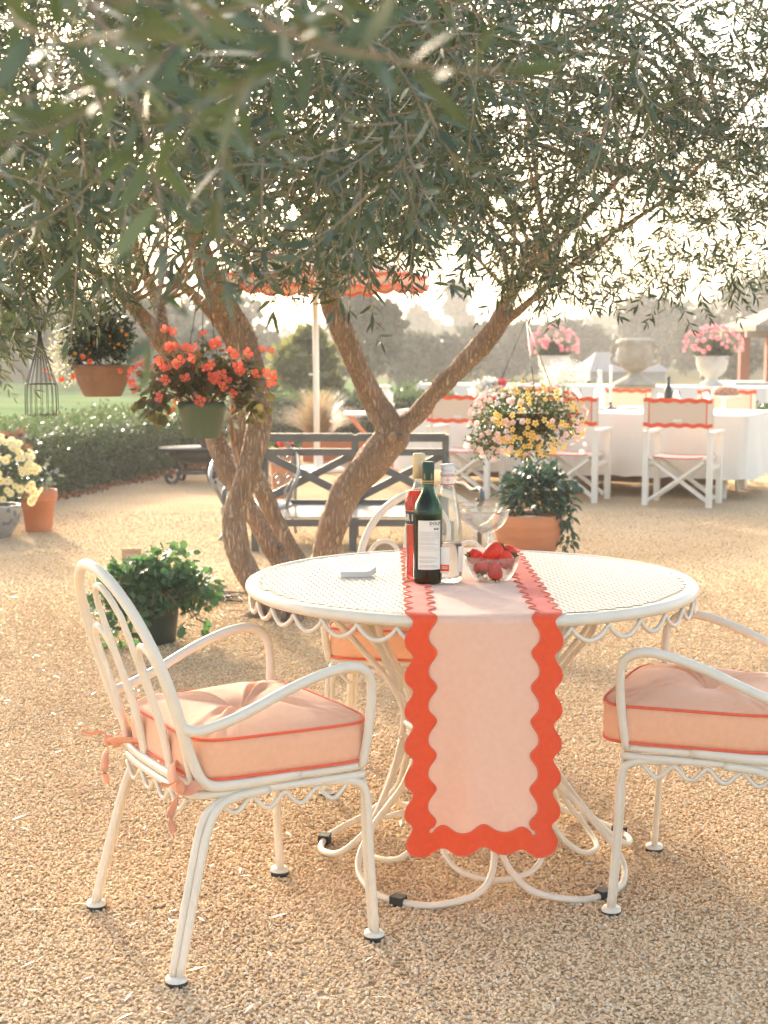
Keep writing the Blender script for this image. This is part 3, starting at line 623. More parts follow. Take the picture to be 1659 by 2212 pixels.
# ------------------------------------------------------------------ garden chairs and cushions
def make_chair():
    t = thing('garden_chair', 'x', 'chair', (0, 0, 0), 0, 'cream metal armchairs round the table')
    def tube(name, pts, r, closed=False, k=6, parent=t, n=9):
        mb = MB(); mb.tube(catmull(pts, k, closed), r, n, closed); return mb.build(name, WM, parent)
    SZ = .40
    outline = [(-.245, .20), (-.21, .236), (0, .242), (.21, .236), (.245, .20), (.235, 0), (.215, -.17), (.17, -.205), (0, -.212), (-.17, -.205), (-.215, -.17), (-.235, 0)]
    tube('seat_rail', [(x, y, SZ) for x, y in outline], .0105, True)
    tube('lower_rail', [(x * 1.01, y * 1.01, SZ - .021) for x, y in outline], .0095, True)
    def by(z): return -.200 - .165 * max(0, (z - .40) / .46) ** 1.25
    arch = [(-.243, .06, .402), (-.236, -.10, .398), (-.226, -.175, .405), (-.222, by(.46) + .005, .46)]
    prof = [(.232, .55), (.232, .63), (.214, .71), (.178, .775), (.125, .823), (.065, .852)]
    arch += [(-x, by(z), z) for x, z in prof] + [(0, by(.861), .861)] + [(x, by(z), z) for x, z in reversed(prof)]
    arch += [(.222, by(.46) + .005, .46), (.226, -.175, .405), (.236, -.10, .398), (.243, .06, .402)]
    tube('back_frame', arch, .0128, n=10)
    def hoop(x0, x1, zt, z0=.385, zs=None):
        xm = (x0 + x1) / 2; h = (x1 - x0) / 2; zs = zs or zt - h * 1.25; p = [(x0, by(z0), z0), (x0, by(.5), .5), (x0, by(zs), zs)]
        for a in (150, 120, 90, 60, 30): z = zs + (zt - zs) * math.sin(R(a)); p.append((xm + h * math.cos(R(a)), by(z), z))
        return p + [(x1, by(zs), zs), (x1, by(.5), .5), (x1, by(z0), z0)]
    tube('inner_hoop', hoop(-.073, .073, .815), .0078)
    for s in (-1, 1): tube('inner_hoop', [(s * abs(x), y, z) for x, y, z in hoop(.089, .203, .70)], .0078)
    for s in (-1, 1):
        tube('armrest', [(s * .231, by(.535), .535), (s * .246, -.20, .528), (s * .264, -.11, .552), (s * .277, .02, .602), (s * .283, .12, .630), (s * .283, .185, .634), (s * .279, .228, .612), (s * .273, .240, .565), (s * .264, .236, .48), (s * .252, .226, .40)], .0118)
    def foot(parent, x, y):
        mb = MB(); mb.lathe([(.0, .013), (.022, .013), (.026, .008), (.026, .004)], 16, (x, y, 0), cap=False); f = mb.build('foot', WM, parent)
        mb = MB(); mb.lathe([(.0255, -.006), (.0265, .004)], 16, (x, y, 0)); mb.build('glide', M['rubber'], f)
    for s in (-1, 1):
        mb = MB()
        mb.tube(catmull([(s * .244, .12, .376), (s * .250, .20, .368), (s * .255, .236, .335), (s * .257, .246, .20), (s * .262, .258, .01)], 6), .0098, 8)
        mb.tube(catmull([(s * .15, .243, .376), (s * .215, .240, .370), (s * .242, .236, .338), (s * .242, .243, .20), (s * .248, .256, .01)], 6), .0098, 8)
        l = mb.build('leg', WM, t); foot(l, s * .256, .257)
        mb = MB()
        mb.tube(catmull([(s * .239, -.02, .376), (s * .238, -.12, .368), (s * .244, -.175, .325), (s * .258, -.222, .18), (s * .271, -.268, .01)], 6), .0105, 8)
        mb.tube(catmull([(s * .236, -.06, .376), (s * .232, -.15, .360), (s * .232, -.192, .318), (s * .246, -.235, .18), (s * .258, -.281, .01)], 6), .0105, 8)
        l = mb.build('leg', WM, t); foot(l, s * .265, -.274)
    def scallop(a, b, n):
        a, b = Vector(a), Vector(b); p = []
        for k in range(n * 12 + 1): f = k / 12; q = a.lerp(b, k / (n * 12)); p.append(q + Vector((0, 0, -.031 * (.5 - .5 * math.cos(2 * PI * f)) ** .75)))
        mb = MB(); mb.tube(p, .0058, 6); mb.build('scallop_trim', WM, t)
    for s in (-1, 1): scallop((s * .248, .19, .366), (s * .232, -.15, .366), 4)
    scallop((-.22, .243, .366), (.22, .243, .366), 5); scallop((-.19, -.21, .366), (.19, -.21, .366), 4)
    for k in range(11):
        y = -.185 + k * .0385; hw = np.interp(y, [-.2, .2], [.212, .243]); mb = MB(); mb.box((0, y, .4065), (2 * hw, .018, .004)); mb.build('slat', WM, t)
    return t
def make_cushion():
    t = thing('seat_cushion', 'x', 'cushion', (0, 0, 0), 0, 'peach seat cushions')
    z0, th = .412, .088; n = 96
    def bound(j):
        a = 2 * PI * j / n; ca, sa = math.cos(a), math.sin(a); e = .30
        x = math.copysign(abs(ca) ** e, ca); y = math.copysign(abs(sa) ** e, sa)
        q = 1.0 if max(abs(x), abs(y)) == 0 else 1
        yy = .030 + y * .232; hw = .248 + .014 * y; return x * hw, yy
    B = [bound(j) for j in range(n)]
    cx, cy = 0, .02; rows = []
    def top(f, j):
        x, y = B[j]; X = cx + (x - cx) * f; Yy = cy + (y - cy) * f; a = 2 * PI * j / n
        r = math.hypot(X - cx, Yy - cy); dome = .034 * (1 - f ** 2.6); dim = -.042 * math.exp(-(r / .06) ** 1.3)
        wr = .0065 * math.sin(a * 19 + 2 * math.sin(3 * a)) * math.exp(-((f - .95) / .16) ** 2) + .007 * math.sin(a * 9 + 1) * math.exp(-((f - .38) / .2) ** 2) + .005 * mnoise.noise(Vector((X * 9, Yy * 9, 2)))
        return (X, Yy, z0 + th + dome + dim + wr * (1 - f ** 8))
    fr = [.02, .06, .11, .17, .24, .32, .42, .52, .62, .72, .81, .89, .95, 1.0]
    for f in fr: rows.append([top(f, j) for j in range(n)])
    for k in range(1, 6):
        f = k / 5; z = z0 + th * (1 - f); bul = 1 + .018 * math.sin(PI * f); rows.append([(cx + (x - cx) * bul, cy + (y - cy) * bul, z) for x, y in B])
    rows.append([(cx + (x - cx) * .6, cy + (y - cy) * .6, z0 - .001) for x, y in B])
    mb = MB(); mb.grid(rows, closed=True)
    mb.add([(cx, cy, rows[0][0][2])] + list(rows[0]), [(0, j + 1, (j + 1) % n + 1) for j in range(n)]); mb.build('pad', M['peach'], t)
    for z in (z0 + th, z0 + .002):
        mb = MB(); mb.tube([(cx + (x - cx) * 1.008, cy + (y - cy) * 1.008, z) for x, y in B], .0036, 6, closed=True); mb.build('piping', M['coral'], t)
    mb = MB(); mb.lathe([(0, .005), (.007, .004), (.009, 0)], 10, (cx, cy, z0 + th - .008), cap=False); mb.build('button', M['peach'], t)
    def band(name, pts, wdt):
        pts = catmull(pts, 6); rows = []
        for i, p in enumerate(pts):
            a, b = pts[max(0, i - 1)], pts[min(len(pts) - 1, i + 1)]; d = (b - a).normalized(); s = Vector((0, 0, 1)).cross(d); s = s.normalized() if s.length > .1 else Vector((1, 0, 0))
            s = (s + Vector((0, 0, .9))).normalized(); s = (s - d * s.dot(d)).normalized(); nn = d.cross(s) * .0008
            rows.append([p - s * wdt / 2 + nn, p + s * wdt / 2 + nn, p + s * wdt / 2 - nn, p - s * wdt / 2 - nn])
        mb = MB(); mb.grid(rows, closed=True); mb.build(name, M['tie'], t)
    for s in (-1, 1):
        band('tie', [(s * .10, -.203, .43), (s * .16, -.235, .425), (s * .212, -.243, .408), (s * .232, -.225, .400), (s * .236, -.200, .412)], .026)
        band('tie', [(s * .226, -.238, .412), (s * .228, -.252, .385), (s * .215, -.262, .34), (s * .222, -.255, .31)], .022)
        band('tie', [(s * .226, -.236, .410), (s * .246, -.258, .428), (s * .256, -.282, .424), (s * .262, -.305, .432)], .014)
        mb = MB(); mb.tube(catmull([(s * .226, -.246, .420), (s * .230, -.244, .409), (s * .228, -.246, .398)], 4), [.009, .012, .013, .013, .013, .013, .012, .011, .009], 8); mb.build('knot', M['tie'], t)
    return t
M['tie'] = fabric('tie_fabric', (.74, .33, .19), (.70, .30, .17))
CH = make_chair(); CU = make_cushion(); CH.scale = CU.scale = (.97, .93, 1.02)
# seats found from where the four feet stand in the photograph
CHAIRS = [((-.354, 3.471), R(-60.0), 'cream metal armchair at the left of the round table', 'peach cushion on the armchair left of the round table'),
          ((.864, 3.668), R(68.0), 'cream metal armchair at the right, cut off by the picture edge', 'peach cushion on the armchair cut off at the right edge'),
          ((.105, 4.70), R(172.0), 'cream metal armchair behind the round table, facing the camera', 'peach cushion mostly hidden under the far side of the table')]
for i, ((x, y), rz, la, lb) in enumerate(CHAIRS):
    if i == 0:
        for o, l in ((CH, la), (CU, lb)): o.location = (x, y, .006); o.rotation_euler = (0, 0, rz); o['label'] = l
    else: copy_thing(CH, (x, y, .006), rz, la); copy_thing(CU, (x - (.035 if i == 1 else 0), y + (.013 if i == 1 else 0), .006), rz, lb)

# ------------------------------------------------------------------ lettering
FONT = bpy.data.fonts.load('<builtin>') if '<builtin>' in bpy.data.fonts else None
def text_mesh(s, size, bold=0.0, space=1.0):
    cu = bpy.data.curves.new('letters', 'FONT'); cu.body = s; cu.size = size; cu.offset = bold; cu.space_character = space; cu.align_x = 'CENTER'; cu.align_y = 'CENTER'; cu.resolution_u = 2
    o = bpy.data.objects.new('letters', cu); COL.objects.link(o); dg = bpy.context.evaluated_depsgraph_get()
    me = bpy.data.meshes.new_from_object(o.evaluated_get(dg)); bpy.data.objects.remove(o); bpy.data.curves.remove(cu); return me
def wrap_text(name, s, size, m, parent, r, z, ang, bold=0.0, space=1.0, sx=1.0):
    """letters bent round a bottle of radius r; ang is where the middle of the word faces."""
    me = text_mesh(s, size, bold, space); me.materials.clear(); me.materials.append(m)
    for v in me.vertices:
        a = ang + v.co.x * sx / r; v.co = Vector((r * math.cos(a), r * math.sin(a), z + v.co.y))
    me.update(); return link(name, me, parent)
def arc_patch(mb, r, a0, a1, z0, z1, n=14, mi=0):
    rows = [[(r * math.cos(a0 + (a1 - a0) * k / n), r * math.sin(a0 + (a1 - a0) * k / n), z) for k in range(n + 1)] for z in (z0, z1)]; mb.grid(rows, mi=mi)

# ------------------------------------------------------------------ bottles
BZ = TZ + .0055; F0 = R(-92)                # bottles stand on the runner; F0 faces the camera
def shell(prof, th): return prof + [(max(r - th, .0005), z + (th * 2 if i == len(prof) - 1 else 0)) for i, (r, z) in reversed(list(enumerate(prof)))]
def bottle(name, label, x, y, prof, gm, th=.0025):
    t = thing(name, label, 'bottle', (x, y, BZ)); inner = [(max(r - th, .001), max(z, .004)) for r, z in prof]
    mb = MB(); mb.lathe([(0, .004)] + prof + list(reversed(inner)) + [(0, .007)], 40, cap=False); mb.build('glass_body', gm, t); return t
def liquid(t, prof, zmax, m, th=.0021):
    p = [(r - th, z) for r, z in prof if z < zmax]; p = [(0, .006)] + [(r, max(z, .006)) for r, z in p] + [(p[-1][0], zmax), (0, zmax)]
    mb = MB(); mb.lathe(p, 40, cap=False); mb.build('liquid', m, t)
def cap(t, r, z0, z1, m, ridges=True):
    mb = MB(); p = [(r, z0), (r, z0 + (z1 - z0) * .55)]
    for k in range(5): zz = z0 + (z1 - z0) * (.62 + .07 * k); p += [(r * 1.04, zz), (r * .985, zz + (z1 - z0) * .035)]
    p += [(r, z1 - .003), (r * .9, z1), (0, z1)]; mb.lathe(p, 28); return mb.build('screw_cap', m, t)
green = [(.030, .002), (.0365, .006), (.0375, .02), (.0375, .175), (.0368, .192), (.033, .208), (.026, .222), (.0185, .236), (.0152, .25), (.0145, .30), (.0145, .312)]
p0 = G(925, 1266, BZ) + Vector((0, .037, 0))
t = bottle('vermouth_bottle', 'dark green wine bottle with cream label in front of the red bottle', p0.x, p0.y, green, glass_mat('green_glass', (.10, .30, .14), 1.4))
liquid(t, green, .172, glass_mat('amber_drink', (.48, .20, .07), 1.2))
cap(t, .0158, .258, .316, mat('green_foil', (.02, .06, .05), .35, metallic=.3))
LP = mat('label_paper', (.80, .74, .62), .7)
mb = MB(); arc_patch(mb, .0378, F0 - .72, F0 + .98, .042, .168, 20); mb.build('label', LP, t)
mb = MB(); arc_patch(mb, .03795, F0 + .42, F0 + .80, .144, .149); mb.build('label_block', M['ink'], t)
wrap_text('letters', 'DOLIN', .0105, M['ink'], t, .0380, .1605, F0 + .58, .0004, 1.15)
wrap_text('letters', 'VERMOUTH DE CHAMBERY', .0026, M['ink'], t, .0380, .1540, F0 + .52)
wrap_text('letters', 'DRY', .0042, LP, t, .03805, .1465, F0 + .61, .0001)
faint = mat('label_print', (.42, .40, .37), .8); mb = MB()
for k, z in enumerate([.139, .1365, .134, .1315, .129, .126, .1235, .121, .1185, .116, .1115, .109, .1065, .101, .098, .0755, .073, .0705, .0655, .063, .0605, .053, .0505]):
    arc_patch(mb, .03795, F0 - .64, F0 + (.35 + .5 * ((k * 7) % 5) / 5 if z < .12 else .86), z - .0005, z + .0004, 8)
for z in (.0945, .0905, .0475): arc_patch(mb, .03798, F0 - .66, F0 + .92, z - .0004, z + .0003, 10)
mb.build('label_print', faint, t)
for k in range(-2, 3): wrap_text('letters', 'DOLIN', .0058, M['gold'], t, .0160, .2665, F0 + .10 + k * 1.16, .0002)
for k in range(4):
    mb = MB(); a = F0 - .62 + k * 1.2
    for dx, dz, s in ((0, 0, 1), (-.14, .004, .6), (.14, .004, .6), (0, .008, .8), (-.12, -.004, .5), (.12, -.004, .5)): arc_patch(mb, .01605, a + dx - .08 * s, a + dx + .08 * s, .2765 + dz - .0017 * s, .2765 + dz + .0017 * s, 3)
    mb.build('crest', M['gold'], t)
mb = MB(); mb.lathe([(.0159, .2605), (.0160, .2618)], 28, cap=False); mb.build('gold_line', M['gold'], t)

red = [(.031, .002), (.0345, .006), (.0355, .015), (.0340, .06), (.0335, .10), (.0350, .16), (.0375, .19), (.0375, .205), (.034, .222), (.025, .236), (.0165, .246), (.0145, .258), (.0142, .31), (.0148, .322)]
p0 = G(905, 1257, BZ) + Vector((0, .034, 0))
t = bottle('aperitif_bottle', 'bottle of bright red drink with a gold cap behind the green bottle', p0.x, p0.y, red, M['glass'])
liquid(t, red, .236, glass_mat('red_drink', (.92, .09, .055), 1.2))
cap(t, .0165, .268, .333, mat('gold_cap', (.62, .50, .30), .4, metallic=.35))
navy = mat('navy_label', (.025, .03, .05), .6); mb = MB(); arc_patch(mb, .0352, F0 - 2.6, F0 - .33, .150, .183, 24); mb.build('label', navy, t)
for k, ch in enumerate('CAMPARI'): wrap_text('letters', ch, .024, LP, t, .0355, .1665, F0 - .55 - (6 - k) * .34 + (.06 if ch == 'I' else 0), .0006, 1, .8)
mb = MB()
for z in (.1485, .1845): mb.lathe([(.0351 if z < .17 else .0368, z), (.0353 if z < .17 else .0370, z + .0012)], 40, cap=False)
mb.build('label_edge', M['gold'], t)

clear = [(.030, .002), (.0375, .006), (.0395, .02), (.0395, .115), (.0385, .14), (.034, .175), (.027, .215), (.0205, .245), (.0178, .262), (.0172, .285), (.0172, .296)]
p0 = G(967, 1264, BZ) + Vector((0, .038, 0))
t = bottle('water_bottle', 'clear glass water bottle with a white cap, right of the green bottle', p0.x, p0.y, clear, M['glass'])
liquid(t, clear, .105, glass_mat('water', (.97, .985, .98), 1.2))
capm = mat('silver_cap', (.70, .68, .64), .4, metallic=.2); cap(t, .0178, .283, .309, capm)
mb = MB(); mb.lathe([(.0186, .282), (.0195, .287), (.0186, .291)], 28); mb.build('cap_ring', capm, t)
mb = MB(); mb.lathe([(.0188, .257), (.0180, .2815)], 32, cap=False); mb.build('neck_label', LP, t)
mb = MB(); mb.lathe([(.01905, .2565), (.0190, .259)], 32, cap=False); mb.lathe([(.0184, .278), (.01825, .2805)], 32, cap=False); mb.build('neck_band', M['coral'], t)
mb = MB(); a = F0 + .05
for dx, dz in ((0, 0), (.1, 0), (-.1, 0), (0, .0035), (0, -.0035), (.2, 0), (-.2, 0), (0, .0062), (0, -.0062)): arc_patch(mb, .0187, a + dx - .06, a + dx + .06, .269 + dz - .0012, .269 + dz + .0012, 2)
mb.build('star', M['coral'], t)
mb = MB(); arc_patch(mb, .0398, F0 - .9, F0 + .12, .032, .098, 14); mb.build('label', LP, t)
mb = MB(); arc_patch(mb, .0400, F0 - .9, F0 + .12, .036, .053, 14); mb.build('label_block', M['orange'], t)
mb = MB(); arc_patch(mb, .0398, F0 + .80, F0 + 1.7, .032, .098, 14); mb.build('label', LP, t)
for k, z in enumerate((.0475, .0435)): 
    mb = MB()
    for j in range(5): arc_patch(mb, .0402, F0 - .34 + j * .075, F0 - .29 + j * .075, z - .001, z + .001, 2)
    mb.build('label_print', LP, t)

# ------------------------------------------------------------------ coupe glasses, bowl, strawberries, napkins
def coupe(label, x, y, h=.155, r=.066):
    t = thing('coupe_glass', label, 'glass', (x, y, TZ + .004), 0, 'ribbed coupe glasses')
    bz = h * .56; pr = [(0, bz), (.012, bz + .002), (.034, bz + .012), (.052, bz + .03), (.062, bz + .05), (r, h)]
    inner = [(max(a - .0016, 0), b + .0018 if b < h else h) for a, b in reversed(pr)]
    mb = MB(); mb.lathe(pr + inner, 48, cap=False, wave=lambda a, i: 1 + .012 * math.cos(24 * a) * (1 if 1 <= i <= 4 else 0)); mb.build('bowl', M['glass'], t)
    mb = MB(); mb.lathe([(0, 0), (.034, 0), (.036, .0015), (.02, .004), (.006, .008), (.0042, .02), (.0042, bz * .6), (.007, bz * .86), (.014, bz - .001), (0, bz - .0015)], 28, cap=False); mb.build('stem', M['glass'], t)
coupe('front ribbed coupe glass just behind the strawberries', .287, 4.22)
coupe('rear ribbed coupe glass half hidden behind the other coupe', .266, 4.38)
bx, by_ = G(1065, 1261, BZ).x, G(1065, 1261, BZ).y + .045
t = thing('strawberry_bowl', 'cut glass bowl holding strawberries on the table runner', 'bowl', (bx, by_, BZ))
pr = [(0, .004), (.040, .002), (.046, .006), (.058, .022), (.067, .042), (.0735, .068)]; inn = [(max(a - .003, 0), b + (.003 if b < .06 else 0)) for a, b in reversed(pr)]
mb = MB(); mb.lathe(pr + inn, 64, cap=False, wave=lambda a, i: 1 + .014 * (abs(math.cos(16 * a)) - .5) * (1 if 1 <= i <= 4 else 0)); mb.build('glass_wall', M['glass'], t)
def berry_mat():
    m, nt, o = new_mat('strawberry_skin'); b = nt.nodes.new('ShaderNodeBsdfPrincipled'); nt.links.new(b.outputs[0], o.inputs[0])
    f = noise_fac(nt, 260, 2, .12, .22, kind='voronoi'); c = mix_col(nt, f, (.80, .40, .12), (.74, .036, .014))
    nt.links.new(c, b.inputs['Base Color']); b.inputs['Roughness'].default_value = .4; b.inputs['Specular IOR Level'].default_value = .3; b.inputs['Subsurface Weight'].default_value = .15; b.inputs['Subsurface Scale'].default_value = .01
    bp = nt.nodes.new('ShaderNodeBump'); bp.inputs['Strength'].default_value = .5; bp.inputs['Distance'].default_value = .0015; nt.links.new(noise_fac(nt, 260, 2, .05, .45, kind='voronoi'), bp.inputs['Height']); nt.links.new(bp.outputs[0], b.inputs['Normal'])
    return m
BM = berry_mat(); CM = leaf_mat('calyx', (.08, .16, .04), (.14, .22, .07), trans=.2)
mb = MB(); mb.lathe([(0, -.026), (.006, -.0245), (.013, -.016), (.0185, -.003), (.020, .007), (.017, .015), (.009, .0185), (0, .019)], 20, cap=False); BME = mb.mesh('fruit', BM)
mb = MB()
for k in range(9):
    a = 2 * PI * k / 9; ca, sa = math.cos(a), math.sin(a); l = .017 * (1 + .3 * ((k * 5) % 3 - 1) * .5)
    mb.add([(x * ca - y * sa, x * sa + y * ca, z) for x, y, z in ((.002, 0, .0195), (l * .5, -.0042, .0215), (l * .5, .0042, .0215), (l, 0, .018 + .006 * (k % 2)))], [(0, 1, 3, 2)])
mb.tube([(0, 0, .019), (.002, 0, .028)], .0014, 5); CME = mb.mesh('calyx', CM)
berries = [((-.030, -.030, .044), (150, 20, 30), 1.05, 'lower left at the front of the glass bowl'), ((.004, -.012, .078), (70, 0, 112), 1.28, 'largest, lying on top with its leafy cap to the right'), ((.034, -.024, .060), (160, -25, 10), 1.1, 'upright at the right front of the bowl'),
           ((.043, .018, .074), (120, 30, 60), 1.05, 'at the back right of the bowl'), ((-.044, .008, .064), (85, 20, -80), 1.0, 'at the left rim with its green cap poking out'), ((.006, -.038, .030), (175, 0, 0), 1.0, 'at the bottom front, seen through the cut glass'),
           ((-.004, .032, .050), (140, 10, 40), 1.05, 'in the middle at the back of the bowl')]
for (x, y, z), rot, s, where in berries:
    b = thing('strawberry', 'red strawberry ' + where, 'strawberry', (bx + x, by_ + y, BZ + z), 0, 'strawberries in the glass bowl'); b.rotation_euler = [R(a) for a in rot]; b.scale = (s, s, s)
    link('fruit', BME, b); link('calyx', CME, b)
nx = G(771, 1243, TZ); t = thing('napkin_stack', 'small stack of white paper napkins on the pierced tabletop', 'napkins', (nx.x, nx.y, TZ + .001), R(6))
PM = mat('paper', (.82, .78, .70), .8)
for k in range(7):
    mb = MB(); rows = []
    for i in range(13):
        x = -.048 + .096 * i / 12; up = max(0, (x - .022) / .026) ** 2 * (.010 + .0006 * k)
        rows.append([(x + .0006 * (k % 3), y, .0022 * k + up + z) for y, z in ((-.036 - .0007 * (k % 2), 0), (.036, 0), (.036, .0018), (-.036 - .0007 * (k % 2), .0018))])
    mb.grid(rows, smooth=False, closed=True); mb.add([rows[0][i] for i in range(4)], [(0, 1, 2, 3)], False); mb.add([rows[-1][i] for i in range(4)], [(3, 2, 1, 0)], False); mb.build('napkin', PM, t)
# ------------------------------------------------------------------ the olive tree
TB = G(585, 1322)
def P3(l): return [P(u, v, d) for u, v, d, w_ in l], [px(w_, d) / 2 for u, v, d, w_ in l]
STEMS = {
 'a': [(600, 1338, 7.60, 84), (578, 1305, 7.64, 62), (545, 1258, 7.7, 52), (519, 1203, 7.7, 51), (507, 1150, 7.7, 52), (507, 1103, 7.7, 47), (518, 1070, 7.7, 47), (537, 1014, 7.72, 52), (555, 948, 7.75, 52), (560, 903, 7.78, 54), (553, 860, 7.8, 56), (536, 760, 7.85, 52), (508, 700, 7.85, 54), (487, 660, 7.8, 56), (455, 605, 7.7, 54), (432, 545, 7.5, 48), (425, 480, 7.2, 42), (440, 410, 6.9, 34), (430, 300, 6.6, 28), (450, 180, 6.4, 20)],
 'b': [(665, 1300, 8.0, 70), (640, 1262, 8.0, 46), (602, 1208, 8.0, 42), (573, 1159, 8.0, 40), (544, 1108, 8.0, 38), (512, 1055, 8.0, 40), (488, 1015, 8.02, 44), (470, 959, 8.05, 42), (452, 900, 8.1, 40), (420, 830, 8.1, 40), (378, 770, 8.1, 44), (345, 728, 8.0, 46)],
 'c': [(712, 1300, 8.15, 66), (686, 1262, 8.15, 46), (644, 1213, 8.2, 40), (606, 1150, 8.2, 40), (577, 1085, 8.2, 38), (556, 1035, 8.2, 38), (525, 985, 8.2, 38), (511, 915, 8.2, 38), (515, 830, 8.2, 34), (505, 760, 8.2, 30), (470, 690, 8.2, 26), (410, 630, 8.0, 22), (360, 590, 7.8, 16)],
 'd': [(672, 1292, 8.55, 92), (688, 1245, 8.55, 64), (702, 1203, 8.55, 58), (720, 1130, 8.5, 60), (743, 1073, 8.5, 62), (775, 1029, 8.5, 68), (812, 986, 8.5, 72), (845, 945, 8.5, 76), (836, 912, 8.5, 60), (806, 863, 8.5, 50), (774, 796, 8.45, 46), (738, 716, 8.4, 49), (718, 663, 8.4, 46), (708, 620, 8.3, 50), (705, 575, 8.2, 46), (716, 535, 8.0, 38), (735, 470, 7.7, 30), (720, 380, 7.3, 24), (760, 250, 6.9, 18)],
 'e': [(852, 942, 8.5, 48), (868, 922, 8.5, 46), (894, 902, 8.5, 40), (931, 858, 8.45, 38), (978, 810, 8.4, 41), (1025, 762, 8.35, 43), (1065, 718, 8.3, 44), (1085, 680, 8.25, 40), (1104, 636, 8.2, 26), (1160, 560, 8.0, 20), (1260, 470, 7.7, 16), (1340, 380, 7.4, 12)],
 'f': [(1078, 700, 8.27, 26), (1105, 684, 8.2, 20), (1132, 662, 8.1, 16), (1190, 610, 7.9, 13), (1300, 520, 7.6, 11), (1450, 420, 7.3, 9), (1560, 300, 7.0, 6)],
 'g': [(345, 730, 8.0, 44), (312, 690, 7.9, 32), (280, 655, 7.75, 28), (240, 615, 7.5, 24), (170, 560, 7.1, 18), (90, 500, 6.6, 13)],
 'h': [(350, 720, 8.0, 36), (342, 660, 8.1, 28), (322, 610, 8.1, 24), (300, 555, 7.9, 20), (280, 470, 7.6, 14)],
 'i': [(520, 610, 5.2, 8), (590, 525, 5.4, 12), (680, 452, 5.6, 15), (760, 410, 5.8, 13), (850, 360, 6.0, 10)],
 'j': [(100, 360, 3.4, 8), (230, 395, 3.2, 14), (340, 430, 3.0, 17), (450, 490, 2.8, 17), (560, 545, 2.7, 13), (640, 560, 2.6, 7)],
}
olive = thing('olive_tree', 'old olive tree with several twisted trunks shading the round table', 'tree', TB)
OFF = tuple(TB)
for key, l in STEMS.items():
    pts, rad = P3(l); pts = catmull(pts, 9); rad = lerp_list(rad, len(pts))
    mb = MB()
    mb.tube(pts, [r * (1 + .10 * mnoise.noise(Vector((i * .2, ord(key), 0)))) for i, r in enumerate(rad)], 26, wob=.22)
    mb.build('trunk' if key in 'abcd' else 'limb', M['bark'], olive, off=OFF)
for u, v, d, w_, nv in ((553, 880, 7.62, 44, (.15, -1, -.1)), (500, 1114, 7.56, 14, (-.1, -1, .1)), (862, 945, 8.28, 26, (.5, -1, .2)), (606, 1185, 7.85, 22, (.2, -1, 0))):
    c = P(u, v, d); q = Vector(nv).normalized(); r = px(w_, d) / 2; mb = MB()
    mb.tube([c - q * .05, c - q * .01, c + q * .012, c + q * .010], [r * 1.25, r * 1.15, r * .95, r * .7], 14, wob=.1); mb.build('knot', M['bark'], olive, off=OFF)
    mb = MB(); mb.tube([c + q * .006, c + q * .0125], r * .72, 14); mb.build('cut_face', M['cut_wood'] if w_ > 20 else mat('fresh_cut', (.5, .36, .22), .8), olive, off=OFF)
for a, b, w_ in (((570, 1320), (500, 1342), 30), ((600, 1330), (560, 1352), 40), ((640, 1330), (600, 1350), 36), ((690, 1285), (760, 1310), 34)):
    A, B = G(*a, .03), G(*b, -.02); mb = MB(); mb.tube(catmull([A + Vector((0, .1, .06)), A, (A + B) / 2 + Vector((0, 0, -.01)), B], 4), lerp_list([px(w_ * 1.3, 7.7) / 2, px(w_, 7.7) / 2, .03, .012], 13), 9, wob=.2); mb.build('root', M['bark'], olive, off=OFF)

# twigs: a thin stem with opposite pairs of narrow leaves
def twig_template(L, pairs, leaf, curl):
    st = []; lv = []; p = Vector((0, 0, 0)); d = Vector((0, 1, 0)); step = L / pairs
    path = [p.copy()]
    for k in range(pairs):
        d = (d + Vector((random.uniform(-.1, .1), 0, random.uniform(-.1, .1) - curl))).normalized(); p = p + d * step; path.append(p.copy())
        tw = k * PI / 2 * .9 + random.uniform(-.4, .4); side = d.orthogonal().normalized(); B = d.cross(side)
        for s in (0, PI):
            if random.random() < .08: continue
            o = side * math.cos(tw + s) + B * math.sin(tw + s); y = (o * random.uniform(.55, 1.0) + d * random.uniform(.5, 1.0) + Vector((0, 0, -.15))).normalized()
            sz = leaf * random.uniform(.65, 1.15) * (1 - .35 * (k / pairs) ** 2); lv.append((p.copy(), y, Vector((random.gauss(0, 1), random.gauss(0, 1), random.gauss(0, 1))), sz))
    lv.append((p.copy(), d, Vector((0, 0, 1)), leaf * .7))
    return path, lv
def twig_arrays(k):
    path, lv = k
    LP_ = np.array([l[0] for l in lv]); LY = unit(np.array([l[1] for l in lv])); X, Y, Z = frames(LY, np.array([l[2] for l in lv])); S = np.array([l[3] for l in lv])
    mb = MB(); mb.tube(path, list(np.linspace(.0022, .0008, len(path))), 3, caps=False)
    return LP_, X, Y, Z, S, np.array(mb.v), mb.f
TW = [twig_arrays(twig_template(random.uniform(.13, .24), random.randint(8, 12), .056, random.uniform(0, .10))) for _ in range(14)]
